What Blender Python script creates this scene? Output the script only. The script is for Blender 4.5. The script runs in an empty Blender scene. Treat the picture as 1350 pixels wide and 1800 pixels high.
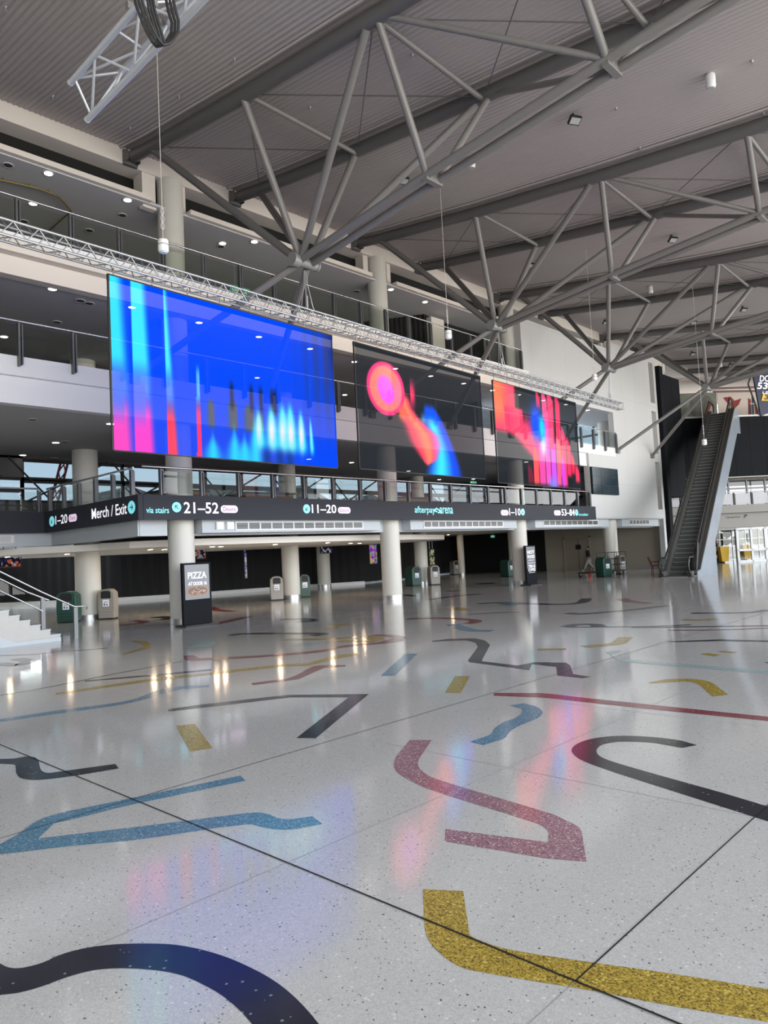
import bpy, bmesh, math, random
import numpy as np
from mathutils import Vector, Matrix
random.seed(4)
SC = bpy.context.scene
COL = SC.collection
PI = math.pi

# ---------------------------------------------------------------- camera
H = 1.65
YAW, PITCH, ROLL, FPX = 0.76357, 0.05836, -0.0498, 1273.07
Fv = Vector((math.cos(PITCH)*math.cos(YAW), math.cos(PITCH)*math.sin(YAW), math.sin(PITCH)))
r0 = Vector((math.sin(YAW), -math.cos(YAW), 0)); u0 = r0.cross(Fv)
Rv = r0*math.cos(ROLL)+u0*math.sin(ROLL); Uv = -r0*math.sin(ROLL)+u0*math.cos(ROLL)
CAMP = Vector((0, 0, H))
cam_d = bpy.data.cameras.new('camera'); cam = bpy.data.objects.new('camera', cam_d); COL.objects.link(cam)
cam.matrix_world = Matrix(((Rv.x, Uv.x, -Fv.x, 0), (Rv.y, Uv.y, -Fv.y, 0), (Rv.z, Uv.z, -Fv.z, H), (0, 0, 0, 1)))
cam_d.sensor_fit = 'VERTICAL'; cam_d.sensor_height = 36; cam_d.lens = FPX/1800*36
cam_d.clip_start = .05; cam_d.clip_end = 400
SC.camera = cam
SC.view_settings.view_transform = 'Standard'; SC.view_settings.look = 'None'
SC.view_settings.exposure = 0.0; SC.view_settings.gamma = 1; SC.view_settings.use_curve_mapping = False
SC.cycles.use_denoising = True
SC.cycles.max_bounces = 8; SC.cycles.diffuse_bounces = 5; SC.cycles.glossy_bounces = 4
SC.cycles.transparent_max_bounces = 24; SC.cycles.caustics_reflective = False; SC.cycles.caustics_refractive = False
SC.cycles.sample_clamp_indirect = 6

# ---------------------------------------------------------------- sky and daylight
SKY = 10.5
w = bpy.data.worlds.new('daylight'); SC.world = w; w.use_nodes = True
nt = w.node_tree; nt.nodes.clear()
wo = nt.nodes.new('ShaderNodeOutputWorld'); bg = nt.nodes.new('ShaderNodeBackground')
tc = nt.nodes.new('ShaderNodeTexCoord'); sx = nt.nodes.new('ShaderNodeSeparateXYZ'); cr = nt.nodes.new('ShaderNodeValToRGB')
mr = nt.nodes.new('ShaderNodeMapRange'); mr.inputs['From Min'].default_value = -1; mr.inputs['From Max'].default_value = 1
nt.links.new(tc.outputs['Generated'], sx.inputs[0]); nt.links.new(sx.outputs['Z'], mr.inputs['Value'])
nt.links.new(mr.outputs[0], cr.inputs[0]); nt.links.new(cr.outputs[0], bg.inputs[0]); nt.links.new(bg.outputs[0], wo.inputs[0])
e = cr.color_ramp.elements
e[0].position = 0; e[0].color = (.45, .44, .42, 1)
e[1].position = 1; e[1].color = (.32, .40, .52, 1)
for p_, c_ in ((.485, (.80, .77, .72, 1)), (.505, (1.0, 1.0, 1.0, 1)), (.58, (.86, .93, 1.0, 1)), (.68, (.50, .58, .68, 1))):
    q = e.new(p_); q.color = c_
bg.inputs[1].default_value = SKY
w.cycles.sampling_method = 'MANUAL'; w.cycles.sample_map_resolution = 256

def portal(loc, rot, sx_, sy_, power=0, col=(1, 1, 1)):
    l = bpy.data.lights.new('daylight_opening', 'AREA'); l.shape = 'RECTANGLE'; l.size = sx_; l.size_y = sy_
    l.cycles.is_portal = True
    o = bpy.data.objects.new('daylight_opening', l); o.location = loc; o.rotation_euler = rot; COL.objects.link(o)
# area portal looks along its -Z ; glazed wall at Y=-10 must face +Y
portal((24, -10.3, 5.4), (PI/2, 0, 0), 76, 10.6)

# ---------------------------------------------------------------- geometry helpers
def ray(x, y): return (x-675)/FPX*Rv + (900-y)/FPX*Uv + Fv
def at(x, y, **k):
    """point of the place seen at a photo position, on the plane X=, Y= or Z= given"""
    d = ray(x, y)
    for i, n in enumerate(('X', 'Y', 'Z')):
        if n in k: return CAMP + d*((k[n]-CAMP[i])/d[i])
def on_plane(x, y, p, n):
    d = ray(x, y); n = Vector(n); return CAMP + d*(((Vector(p)-CAMP).dot(n))/d.dot(n))

class MB:
    def __init__(s): s.v = []; s.f = []; s.m = []; s.sm = []
    def add(s, vs, fs, mi=0, smooth=False):
        b = len(s.v); s.v += [tuple(v) for v in vs]
        for f in fs: s.f.append([b+i for i in f]); s.m.append(mi); s.sm.append(smooth)
        return s
    def box(s, a, b, mi=0):
        x0, y0, z0 = (min(a[i], b[i]) for i in range(3)); x1, y1, z1 = (max(a[i], b[i]) for i in range(3))
        v = [(x0,y0,z0),(x1,y0,z0),(x1,y1,z0),(x0,y1,z0),(x0,y0,z1),(x1,y0,z1),(x1,y1,z1),(x0,y1,z1)]
        return s.add(v, [(0,3,2,1),(4,5,6,7),(0,1,5,4),(1,2,6,5),(2,3,7,6),(3,0,4,7)], mi)
    def obox(s, c, ax, ay, az, mi=0):
        c = Vector(c); v = []
        for k in (-1, 1):
            for (i, j) in ((-1,-1),(1,-1),(1,1),(-1,1)): v.append(c+i*Vector(ax)+j*Vector(ay)+k*Vector(az))
        return s.add(v, [(0,3,2,1),(4,5,6,7),(0,1,5,4),(1,2,6,5),(2,3,7,6),(3,0,4,7)], mi)
    def beam(s, a, b, w, h, mi=0, up=(0,0,1)):
        a = Vector(a); b = Vector(b); d = b-a; L = d.length; d.normalize(); up = Vector(up)
        if abs(d.dot(up)) > .98: up = Vector((1,0,0))
        x = d.cross(up).normalized(); z = x.cross(d)
        return s.obox((a+b)/2, x*w/2, d*L/2, z*h/2, mi)
    def tube(s, a, b, r, n=12, mi=0, r2=None, caps=True):
        a = Vector(a); b = Vector(b); d = (b-a).normalized(); r2 = r if r2 is None else r2
        up = Vector((0,0,1)) if abs(d.z) < .9 else Vector((1,0,0))
        x = d.cross(up).normalized(); y = x.cross(d); v = []
        for k, (p, rr) in enumerate(((a, r), (b, r2))):
            for i in range(n):
                t = 2*PI*i/n; v.append(p+x*rr*math.cos(t)+y*rr*math.sin(t))
        s.add(v, [(i, (i+1) % n, n+(i+1) % n, n+i) for i in range(n)], mi, True)
        if caps: s.add([v[i] for i in range(n)], [tuple(range(n))[::-1]], mi); s.add([v[n+i] for i in range(n)], [tuple(range(n))], mi)
        return s
    def path(s, pts, r, n=8, mi=0):
        pts = [Vector(p) for p in pts]; rings = []; x = None
        for i, p in enumerate(pts):
            d = (pts[min(i+1, len(pts)-1)]-pts[max(i-1, 0)]).normalized()
            if x is None:
                up = Vector((0,0,1)) if abs(d.z) < .9 else Vector((1,0,0)); x = d.cross(up).normalized()
            x = (x-d*x.dot(d)).normalized(); y = x.cross(d)
            rings.append([p+x*r*math.cos(2*PI*k/n)+y*r*math.sin(2*PI*k/n) for k in range(n)])
        v = [q for R_ in rings for q in R_]; f = []
        for i in range(len(pts)-1):
            for k in range(n): f.append((i*n+k, i*n+(k+1) % n, (i+1)*n+(k+1) % n, (i+1)*n+k))
        s.add(v, f, mi, True); s.add(rings[0], [tuple(range(n))[::-1]], mi); s.add(rings[-1], [tuple(range(n))], mi)
        return s
    def lathe(s, c, prof, n=24, mi=0, axis='Z', cap=True):
        c = Vector(c); v = []
        for (r, z) in prof:
            for k in range(n):
                t = 2*PI*k/n
                p = (r*math.cos(t), r*math.sin(t), z)
                if axis == 'Y': p = (p[0], p[2], p[1])
                if axis == 'X': p = (p[2], p[0], p[1])
                v.append(c+Vector(p))
        f = [(i*n+k, i*n+(k+1) % n, (i+1)*n+(k+1) % n, (i+1)*n+k) for i in range(len(prof)-1) for k in range(n)]
        s.add(v, f, mi, True)
        if cap: s.add(v[:n], [tuple(range(n))[::-1]], mi); s.add(v[-n:], [tuple(range(n))], mi)
        return s
    def prism(s, poly, ax, ay, az, o=(0,0,0), mi=0):
        """2-D outline in (ax, ay) swept along az"""
        o = Vector(o); ax = Vector(ax); ay = Vector(ay); az = Vector(az); n = len(poly)
        v = [o+ax*p[0]+ay*p[1] for p in poly]+[o+ax*p[0]+ay*p[1]+az for p in poly]
        return s.add(v, [tuple(range(n))[::-1], tuple(range(n, 2*n))]+[(i, (i+1) % n, n+(i+1) % n, n+i) for i in range(n)], mi)
    def build(s, name, mats, parent=None, origin=None, bevel=0):
        me = bpy.data.meshes.new(name)
        o3 = Vector(origin) if origin is not None else Vector((0,0,0))
        me.from_pydata([tuple(Vector(v)-o3) for v in s.v], [], s.f)
        if not isinstance(mats, (list, tuple)): mats = [mats]
        for m in mats: me.materials.append(m)
        me.polygons.foreach_set('material_index', s.m); me.polygons.foreach_set('use_smooth', s.sm)
        me.update()
        o = bpy.data.objects.new(name, me); COL.objects.link(o); o.location = o3
        if bevel:
            md = o.modifiers.new('bevel', 'BEVEL'); md.width = bevel; md.segments = 2; md.limit_method = 'ANGLE'
        if parent is not None:
            o.parent = parent; o.location = o3-parent_pos(parent)
        return o
def parent_pos(p):
    v = Vector(p.location)
    while p.parent: p = p.parent; v += Vector(p.location)
    return v
def tag(o, label, cat=None, group=None, kind=None):
    if label: o['label'] = label
    if cat: o['category'] = cat
    if group: o['group'] = group
    if kind: o['kind'] = kind
    return o
def thing(name, label, cat, loc=(0,0,0), group=None):
    o = bpy.data.objects.new(name, None); o.empty_display_size = .2; o.location = loc; COL.objects.link(o)
    return tag(o, label, cat, group)
def struct(o): o['kind'] = 'structure'; return o
def copy_tree(o, parent=None):
    c = o.copy(); COL.objects.link(c)
    if parent: c.parent = parent
    for ch in list(o.children): copy_tree(ch, c)
    return c

# ---------------------------------------------------------------- materials
def mat(name, col, rough=.5, metal=0, spec=.5, noise=0, nscale=8, bump=0, bscale=40, emit=None, estr=0, coat=0):
    m = bpy.data.materials.new(name); m.use_nodes = True; t = m.node_tree; b = t.nodes['Principled BSDF']
    b.inputs['Base Color'].default_value = (*col, 1); b.inputs['Roughness'].default_value = rough
    b.inputs['Metallic'].default_value = metal; b.inputs['Specular IOR Level'].default_value = spec
    b.inputs['Coat Weight'].default_value = coat
    tcn = t.nodes.new('ShaderNodeTexCoord')
    if noise:
        n = t.nodes.new('ShaderNodeTexNoise'); n.inputs['Scale'].default_value = nscale; n.inputs['Detail'].default_value = 5
        r = t.nodes.new('ShaderNodeMapRange'); r.inputs['To Min'].default_value = 1-noise; r.inputs['To Max'].default_value = 1+noise
        x = t.nodes.new('ShaderNodeMix'); x.data_type = 'RGBA'; x.blend_type = 'MULTIPLY'; x.inputs[0].default_value = 1
        x.inputs[6].default_value = (*col, 1)
        t.links.new(tcn.outputs['Object'], n.inputs['Vector']); t.links.new(n.outputs[0], r.inputs[0]); t.links.new(r.outputs[0], x.inputs[7])
        t.links.new(x.outputs[2], b.inputs['Base Color'])
    if bump:
        n = t.nodes.new('ShaderNodeTexNoise'); n.inputs['Scale'].default_value = bscale
        bp = t.nodes.new('ShaderNodeBump'); bp.inputs['Strength'].default_value = bump; bp.inputs['Distance'].default_value = .02
        t.links.new(tcn.outputs['Object'], n.inputs['Vector']); t.links.new(n.outputs[0], bp.inputs['Height']); t.links.new(bp.outputs[0], b.inputs['Normal'])
    if emit:
        b.inputs['Emission Color'].default_value = (*emit, 1); b.inputs['Emission Strength'].default_value = estr
    return m
def glass(name, tint, refl=1.3, rough=0.0):
    m = bpy.data.materials.new(name); m.use_nodes = True; t = m.node_tree; t.nodes.clear()
    o = t.nodes.new('ShaderNodeOutputMaterial'); mx = t.nodes.new('ShaderNodeMixShader'); tr = t.nodes.new('ShaderNodeBsdfTransparent')
    g = t.nodes.new('ShaderNodeBsdfGlossy'); fr = t.nodes.new('ShaderNodeFresnel'); mu = t.nodes.new('ShaderNodeMath'); mu.operation = 'MULTIPLY'
    fr.inputs[0].default_value = 1.5; mu.inputs[1].default_value = refl; g.inputs['Roughness'].default_value = rough
    tr.inputs[0].default_value = (*tint, 1)
    t.links.new(fr.outputs[0], mu.inputs[0]); t.links.new(mu.outputs[0], mx.inputs[0]); t.links.new(tr.outputs[0], mx.inputs[1]); t.links.new(g.outputs[0], mx.inputs[2]); t.links.new(mx.outputs[0], o.inputs[0])
    return m
def terrazzo(name, base, dark, light, frac_dark=.035, rough=.13, fleck=.35, spec=.5):
    m = bpy.data.materials.new(name); m.use_nodes = True; t = m.node_tree; b = t.nodes['Principled BSDF']; N = t.nodes.new; L = t.links.new
    tc_ = N('ShaderNodeTexCoord')
    def chips(scale, thr, col_in, col, soft=0.0, size=.35):
        v = N('ShaderNodeTexVoronoi'); v.inputs['Scale'].default_value = scale; L(tc_.outputs['Object'], v.inputs['Vector'])
        s = N('ShaderNodeSeparateColor'); L(v.outputs['Color'], s.inputs[0])
        a = N('ShaderNodeMath'); a.operation = 'LESS_THAN'; a.inputs[1].default_value = thr; L(s.outputs[0], a.inputs[0])
        d = N('ShaderNodeMath'); d.operation = 'LESS_THAN'; d.inputs[1].default_value = size; L(v.outputs['Distance'], d.inputs[0])
        mm = N('ShaderNodeMath'); mm.operation = 'MULTIPLY'; L(a.outputs[0], mm.inputs[0]); L(d.outputs[0], mm.inputs[1])
        x = N('ShaderNodeMix'); x.data_type = 'RGBA'; L(mm.outputs[0], x.inputs[0]); L(col_in, x.inputs[6]); x.inputs[7].default_value = (*col, 1)
        return x.outputs[2]
    big = N('ShaderNodeTexNoise'); big.inputs['Scale'].default_value = .6; big.inputs['Detail'].default_value = 4; L(tc_.outputs['Object'], big.inputs['Vector'])
    br = N('ShaderNodeMapRange'); br.inputs['To Min'].default_value = .93; br.inputs['To Max'].default_value = 1.06; L(big.outputs[0], br.inputs[0])
    x0 = N('ShaderNodeMix'); x0.data_type = 'RGBA'; x0.blend_type = 'MULTIPLY'; x0.inputs[0].default_value = 1; x0.inputs[6].default_value = (*base, 1); L(br.outputs[0], x0.inputs[7])
    fine = N('ShaderNodeTexVoronoi'); fine.inputs['Scale'].default_value = 150; L(tc_.outputs['Object'], fine.inputs['Vector'])
    fs = N('ShaderNodeSeparateColor'); L(fine.outputs['Color'], fs.inputs[0])
    fr_ = N('ShaderNodeMapRange'); fr_.inputs['To Min'].default_value = 1-fleck; fr_.inputs['To Max'].default_value = 1+fleck*.6; L(fs.outputs[1], fr_.inputs[0])
    x1 = N('ShaderNodeMix'); x1.data_type = 'RGBA'; x1.blend_type = 'MULTIPLY'; x1.inputs[0].default_value = 1; L(x0.outputs[2], x1.inputs[6]); L(fr_.outputs[0], x1.inputs[7])
    c = chips(85, frac_dark*2.4, x1.outputs[2], dark, size=.34)
    c = chips(46, frac_dark*.8, c, dark, size=.26)
    c = chips(60, frac_dark*1.4, c, light, size=.4)
    L(c, b.inputs['Base Color'])
    b.inputs['Specular IOR Level'].default_value = spec
    rn = N('ShaderNodeTexNoise'); rn.inputs['Scale'].default_value = 1.1; rn.inputs['Detail'].default_value = 3; L(tc_.outputs['Object'], rn.inputs['Vector'])
    rr = N('ShaderNodeMapRange'); rr.inputs['To Min'].default_value = rough*.75; rr.inputs['To Max'].default_value = rough*1.25; L(rn.outputs[0], rr.inputs[0])
    L(rr.outputs[0], b.inputs['Roughness'])
    wv = N('ShaderNodeTexNoise'); wv.inputs['Scale'].default_value = 1.6; wv.inputs['Detail'].default_value = 2; L(tc_.outputs['Object'], wv.inputs['Vector'])
    bp = N('ShaderNodeBump'); bp.inputs['Strength'].default_value = .05; bp.inputs['Distance'].default_value = .02; L(wv.outputs[0], bp.inputs['Height']); L(bp.outputs[0], b.inputs['Normal'])
    return m

M = {}
M['bulk'] = mat('bulkhead_plaster', (.44, .475, .50), .7, noise=.03, nscale=1.5)
M['white'] = mat('white_plaster', (.70, .70, .69), .7, noise=.03, nscale=1.5)
M['warmwhite'] = mat('warm_white_plaster', (.60, .55, .49), .75, noise=.04, nscale=1.2)
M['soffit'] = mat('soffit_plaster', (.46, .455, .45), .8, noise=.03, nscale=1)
M['undersoffit'] = mat('lower_soffit', (.72, .69, .64), .7)
M['cream'] = mat('cream_paint', (.62, .58, .49), .55, noise=.03, nscale=2)
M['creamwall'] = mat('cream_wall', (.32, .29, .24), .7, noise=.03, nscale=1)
M['colpaint'] = mat('column_paint', (.54, .525, .47), .45, noise=.04, nscale=3)
M['steel'] = mat('brushed_steel', (.38, .38, .38), .38, metal=.85)
M['alu_lit'] = mat('lit_truss_aluminium', (.58, .60, .63), .4, metal=.45)  # lighter copy of the truss aluminium, missing shine put into the colour
M['beam'] = mat('grey_steel_paint', (.10, .096, .093), .42, noise=.06, nscale=3)
M['strut'] = mat('mid_grey_steel_paint', (.165, .158, .152), .38, noise=.05, nscale=3)
M['alu'] = mat('truss_aluminium', (.42, .43, .45), .36, metal=.7)
M['roof'] = mat('roof_sheet', (.40, .362, .35), .6, noise=.04, nscale=.8)
M['black'] = mat('black', (.006, .006, .006), .6)
M['void'] = mat('dark_void', (.004, .004, .004), .9)
M['drape'] = mat('black_drape', (.008, .008, .009), .9)
M['sign'] = mat('charcoal_sign', (.030, .033, .042), .6, spec=.2)
M['panel'] = mat('charcoal_panel', (.013, .014, .017), .75, spec=.06, noise=.05, nscale=2)
M['joint'] = mat('dark_joint', (.01, .01, .01), .5)
M['faint'] = mat('faint_joint', (.33, .33, .32), .3)
M['rail'] = mat('balustrade_metal', (.10, .10, .10), .35, metal=.5)
M['post'] = mat('post_grey', (.12, .125, .13), .4, metal=.4)
M['handrail'] = mat('handrail_steel', (.5, .5, .5), .25, metal=.9)
M['glass'] = glass('balustrade_glass', (.80, .84, .80), .65)
M['clear'] = glass('clear_glass', (.9, .93, .92), 1.2)
M['tinted'] = glass('tinted_glazing', (.046, .060, .070), .6)
M['tinted2'] = glass('entrance_glazing', (.07, .073, .076), 1.0)
M['textw'] = mat('sign_white', (.9, .9, .95), .5, emit=(.95, .92, 1), estr=.75)
M['textc'] = mat('sign_cyan', (.2, .7, .75), .5, emit=(.25, .8, .88), estr=.6)
M['textp'] = mat('sign_pink', (.8, .6, .8), .5, emit=(.9, .68, .9), estr=.6)
M['textd'] = mat('sign_dark', (.05, .04, .08), .5)
M['green'] = mat('green_plastic', (.008, .055, .038), .45)
M['taupe'] = mat('taupe_plastic', (.27, .245, .21), .45)
M['paper'] = mat('white_paper', (.8, .8, .8), .6)
M['red'] = mat('red_paint', (.28, .02, .02), .5)
M['yellow'] = mat('yellow_plastic', (.75, .45, .03), .5)
M['concrete'] = mat('pale_concrete', (.27, .26, .24), .8, noise=.06, nscale=3)
M['rubber'] = mat('black_rubber', (.01, .01, .01), .5)
M['exit'] = mat('exit_green', (.02, .35, .16), .5, emit=(.1, .6, .35), estr=.35)
M['plastic'] = mat('white_plastic', (.72, .72, .70), .4)
def emis(name, c, s):
    m = bpy.data.materials.new(name); m.use_nodes = True; t = m.node_tree; t.nodes.clear()
    o = t.nodes.new('ShaderNodeOutputMaterial'); e_ = t.nodes.new('ShaderNodeEmission'); e_.inputs[0].default_value = (*c, 1); e_.inputs[1].default_value = s
    t.links.new(e_.outputs[0], o.inputs[0]); return m
M['lamp'] = emis('downlight_cool', (1, .96, .9), 9)
M['lampw'] = emis('downlight_warm', (1, .70, .42), 60)

# panelled white wall: faint sheet joints
def panel_wall(name, col, bw, bh, mortar=(.5, .5, .48), ms=.012, axes='XZ', rough=.6):
    m = mat(name, col, rough); t = m.node_tree; b = t.nodes['Principled BSDF']
    tcn = t.nodes.new('ShaderNodeTexCoord'); sp = t.nodes.new('ShaderNodeSeparateXYZ'); cb = t.nodes.new('ShaderNodeCombineXYZ'); br = t.nodes.new('ShaderNodeTexBrick')
    t.links.new(tcn.outputs['Object'], sp.inputs[0]); t.links.new(sp.outputs[axes[0]], cb.inputs[0]); t.links.new(sp.outputs[axes[1]], cb.inputs[1]); t.links.new(cb.outputs[0], br.inputs[0])
    br.offset = 0; br.inputs['Scale'].default_value = 1; br.inputs['Brick Width'].default_value = bw; br.inputs['Row Height'].default_value = bh
    br.inputs['Mortar Size'].default_value = ms; br.inputs['Mortar Smooth'].default_value = .2
    br.inputs['Color1'].default_value = (*col, 1); br.inputs['Color2'].default_value = (col[0]*.97, col[1]*.97, col[2]*.97, 1); br.inputs['Mortar'].default_value = (*mortar, 1)
    t.links.new(br.outputs[0], b.inputs['Base Color']); return m
M['wallpanel'] = panel_wall('white_panel_wall', (.515, .515, .51), 1.5, 2.37, (.43, .43, .425), .012)
M['darkpanel'] = panel_wall('charcoal_cladding', (.022, .026, .035), 1.3, 1.32, (.005, .005, .006), .02)

# ================================================================ SETTING
# ---------------------------------------------------------------- floor with inlaid bands
T = {
 'grey': terrazzo('terrazzo_pale', (.585, .57, .54), (.13, .13, .13), (.72, .72, .70), .02, .095, .14, .85),
 'yellow': terrazzo('terrazzo_yellow', (.44, .31, .055), (.10, .07, .03), (.62, .47, .12), .12, .15, .6),
 'pink': terrazzo('terrazzo_pink', (.36, .20, .23), (.26, .09, .12), (.6, .5, .52), .16, .15, .6),
 'blue': terrazzo('terrazzo_blue', (.13, .27, .38), (.07, .17, .28), (.32, .5, .6), .12, .15, .5),
 'navy': terrazzo('terrazzo_navy', (.020, .022, .032), (.008, .008, .01), (.22, .23, .25), .02, .15, .3),
 'red': terrazzo('terrazzo_red', (.25, .055, .07), (.15, .03, .04), (.4, .2, .2), .08, .15, .4),
 'teal': terrazzo('terrazzo_teal', (.38, .50, .49), (.2, .35, .35), (.6, .65, .65), .06, .15, .3),
}
fl = MB()
FX0, FX1, FY0, FY1 = -14, 66, -10.5, 44
fl.add([(FX0,FY0,0),(FX1,FY0,0),(FX1,FY1,0),(FX0,FY1,0)], [(0,1,2,3)], 0)
fmats = [T['grey'], T['yellow'], T['pink'], T['blue'], T['navy'], T['red'], T['teal'], M['joint'], M['faint']]
fidx = dict(grey=0, yellow=1, pink=2, blue=3, navy=4, red=5, teal=6, joint=7, faint=8)
def crop5(p): return (p[0]/2, 1050+p[1]/2)
def crop6(p): return (675+p[0]/2, 1000+p[1]/2)
def crop7(p): return (p[0]/2, 1350+p[1]/2)
def crop8(p): return (675+p[0]/2, 1350+p[1]/2)
inl = [0]
def ground(p): return at(p[0], p[1], Z=0)
def inlay(colr, pts, cf, smooth=True, z=None):
    inl[0] += 1; z = .0012+.00002*inl[0] if z is None else z
    P = [ground(cf(p)) for p in pts]
    if smooth:      # round only the gentle corners
        Q = []
        n = len(P)
        for i in range(n):
            a, b, c, d = P[i-1], P[i], P[(i+1) % n], P[(i+2) % n]
            def ang(p, q, r_):
                u_, v_ = (q-p), (r_-q)
                return 1 if u_.length < 1e-6 or v_.length < 1e-6 else u_.normalized().dot(v_.normalized())
            Q.append(b)
            if ang(a, b, c) > .60 and ang(b, c, d) > .60:
                for t_ in (.25, .5, .75):
                    m0 = (c-a)*.5; m1 = (d-b)*.5; L_ = (c-b).length
                    if m0.length > 0: m0 = m0.normalized()*L_
                    if m1.length > 0: m1 = m1.normalized()*L_
                    h = t_; Q.append(b*(2*h**3-3*h*h+1)+m0*(h**3-2*h*h+h)+c*(-2*h**3+3*h*h)+m1*(h**3-h*h))
        P = Q
    fl.add([(p.x, p.y, z) for p in P], [tuple(range(len(P)))], fidx[colr])
def ribbon(colr, pts, cf, wd):
    """centre line in the photo, constant real width"""
    inl[0] += 1; z = .0012+.00002*inl[0]
    P = [ground(cf(p)) for p in pts]; Q = []
    n = len(P)
    for i in range(n-1):
        a = P[i-1] if i else P[0]*2-P[1]; b = P[i]; c = P[i+1]; d = P[i+2] if i+2 < n else P[-1]*2-P[-2]
        for k in range(6):
            t_ = k/6; Q.append(.5*((2*b)+(c-a)*t_+(2*a-5*b+4*c-d)*t_*t_+(3*b-a-3*c+d)*t_**3))
    Q.append(P[-1]); v = []; n = len(Q)
    for i in range(n):
        d = (Q[min(i+1, n-1)]-Q[max(i-1, 0)]); d.z = 0; d.normalize(); s_ = Vector((-d.y, d.x, 0))*wd/2
        v += [(Q[i].x+s_.x, Q[i].y+s_.y, z), (Q[i].x-s_.x, Q[i].y-s_.y, z)]
    fl.add(v, [(2*i, 2*i+1, 2*i+3, 2*i+2) for i in range(n-1)], fidx[colr])
inlay('yellow', [(138,427),(278,433),(300,580),(312,596),(335,606),(430,637),(700,680),(1000,722),(1350,778),(1560,812),(1560,928),(1350,893),(1000,835),(740,785),(310,712),(250,690),(190,645),(155,600),(142,545)], crop8)
inlay('pink', [(90,-98),(168,-98),(125,-35),(120,-10),(135,12),(180,38),(590,162),(640,185),(683,207),(697,235),(712,330),(570,318),(215,258),(217,215),(578,262),(580,228),(560,206),(530,192),(160,75),(75,35),(42,10),(35,-15),(50,-50)], crop8)
inlay('navy', [(1100,620),(1050,605),(950,592),(850,587),(780,590),(720,600),(680,615),(660,635),(670,655),(700,675),(780,705),(870,735),(1350,888),(1500,934),(1500,882),(1350,836),(1180,785),(1000,735),(850,692),(790,673),(757,657),(747,640),(757,625),(780,615),(830,608),(950,612),(1048,630)], crop6)
inlay('navy', [(-100,640),(0,688),(35,703),(80,703),(150,685),(200,662),(280,638),(390,622),(540,618),(650,627),(780,660),(900,712),(980,760),(1050,820),(1120,900),(1200,1020),(970,1020),(885,900),(840,850),(780,800),(720,765),(640,730),(550,712),(430,705),(330,712),(240,735),(150,768),(70,790),(0,799),(-100,812)], crop7)
inlay('blue', [(-25,283),(60,235),(120,192),(165,172),(250,150),(845,27),(863,45),(460,130),(240,185),(190,195),(135,248),(500,205),(780,170),(900,157),(940,162),(985,178),(1030,180),(1098,170),(1133,197),(1050,213),(990,217),(930,210),(870,198),(500,250),(250,275),(0,304),(-45,308)], crop7)
inlay('navy', [(-30,570),(50,567),(90,560),(120,562),(135,575),(140,595),(150,612),(180,617),(405,586),(418,602),(280,625),(140,642),(80,638),(58,620),(55,600),(48,588),(-30,583)], crop5)
inlay('yellow', [(620,452),(685,445),(747,530),(668,543)], crop5, False)
inlay('navy', [(592,393),(700,378),(1010,343),(1297,340),(1110,496),(1042,495),(1225,352),(1020,352),(800,378),(592,402)], crop5, False)
inlay('blue', [(-10,430),(200,398),(400,372),(480,355),(560,325),(640,312),(735,309),(735,315),(650,322),(570,340),(500,362),(400,382),(200,410),(-10,440)], crop5)
inlay('yellow', [(197,336),(500,290),(750,262),(1000,235),(1080,232),(1180,203),(1255,196),(1265,202),(1180,217),(1090,240),(1000,244),(750,272),(500,300),(197,343)], crop5)
inlay('red', [(883,302),(1010,285),(1100,243),(1130,239),(1215,238),(1215,243),(1140,248),(1050,288),(890,309)], crop5)
inlay('navy', [(298,292),(500,275),(740,252),(745,258),(560,275),(298,297)], crop5, False)
inlay('red', [(645,205),(680,203),(700,214),(900,205),(1130,185),(1200,170),(1350,155),(1420,146),(1420,153),(1350,163),(1200,178),(1130,193),(900,212),(680,223),(650,220)], crop5)
inlay('yellow', [(460,153),(515,153),(535,170),(530,178),(432,203),(428,199),(505,176),(497,165)], crop5, False)
inlay('yellow', [(250,377),(303,377),(270,437),(215,435)], crop6, False)
inlay('blue', [(75,298),(118,298),(38,376),(-12,376)], crop6, False)
inlay('red', [(388,436),(550,437),(700,453),(1350,520),(1500,532),(1500,552),(1350,535),(1000,500),(700,468),(560,453),(385,446)], crop6)
inlay('blue', [(440,480),(490,473),(530,482),(558,505),(540,525),(500,542),(470,555),(440,575),(420,598),(350,620),(303,608),(370,585),(390,560),(420,540),(460,525),(485,505),(478,490)], crop6)
inlay('yellow', [(928,400),(980,390),(1060,386),(1130,393),(1165,408),(1210,443),(1155,449),(1115,412),(1090,400),(1050,396),(940,403)], crop6)
inlay('navy', [(168,253),(230,246),(320,244),(355,252),(373,268),(345,320),(345,325),(470,340),(530,328),(640,330),(655,340),(665,370),(728,380),(700,385),(610,375),(605,345),(520,335),(510,357),(480,352),(300,328),(295,322),(330,275),(322,260),(290,251),(170,256)], crop6, False)
inlay('teal', [(780,292),(830,285),(832,292),(800,300),(830,316),(900,322),(1350,358),(1350,369),(900,332),(820,322)], crop6)
inlay('yellow', [(1110,300),(1140,296),(1185,303),(1160,308)], crop6, False)
inlay('yellow', [(1170,292),(1190,288),(1245,293),(1225,297)], crop6, False)
inlay('navy', [(1000,255),(1180,248),(1350,252),(1350,257),(1180,254),(1010,258)], crop6, False)
inlay('blue', [(1335,328),(1350,326),(1380,326),(1380,334),(1350,333)], crop6, False)
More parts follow.
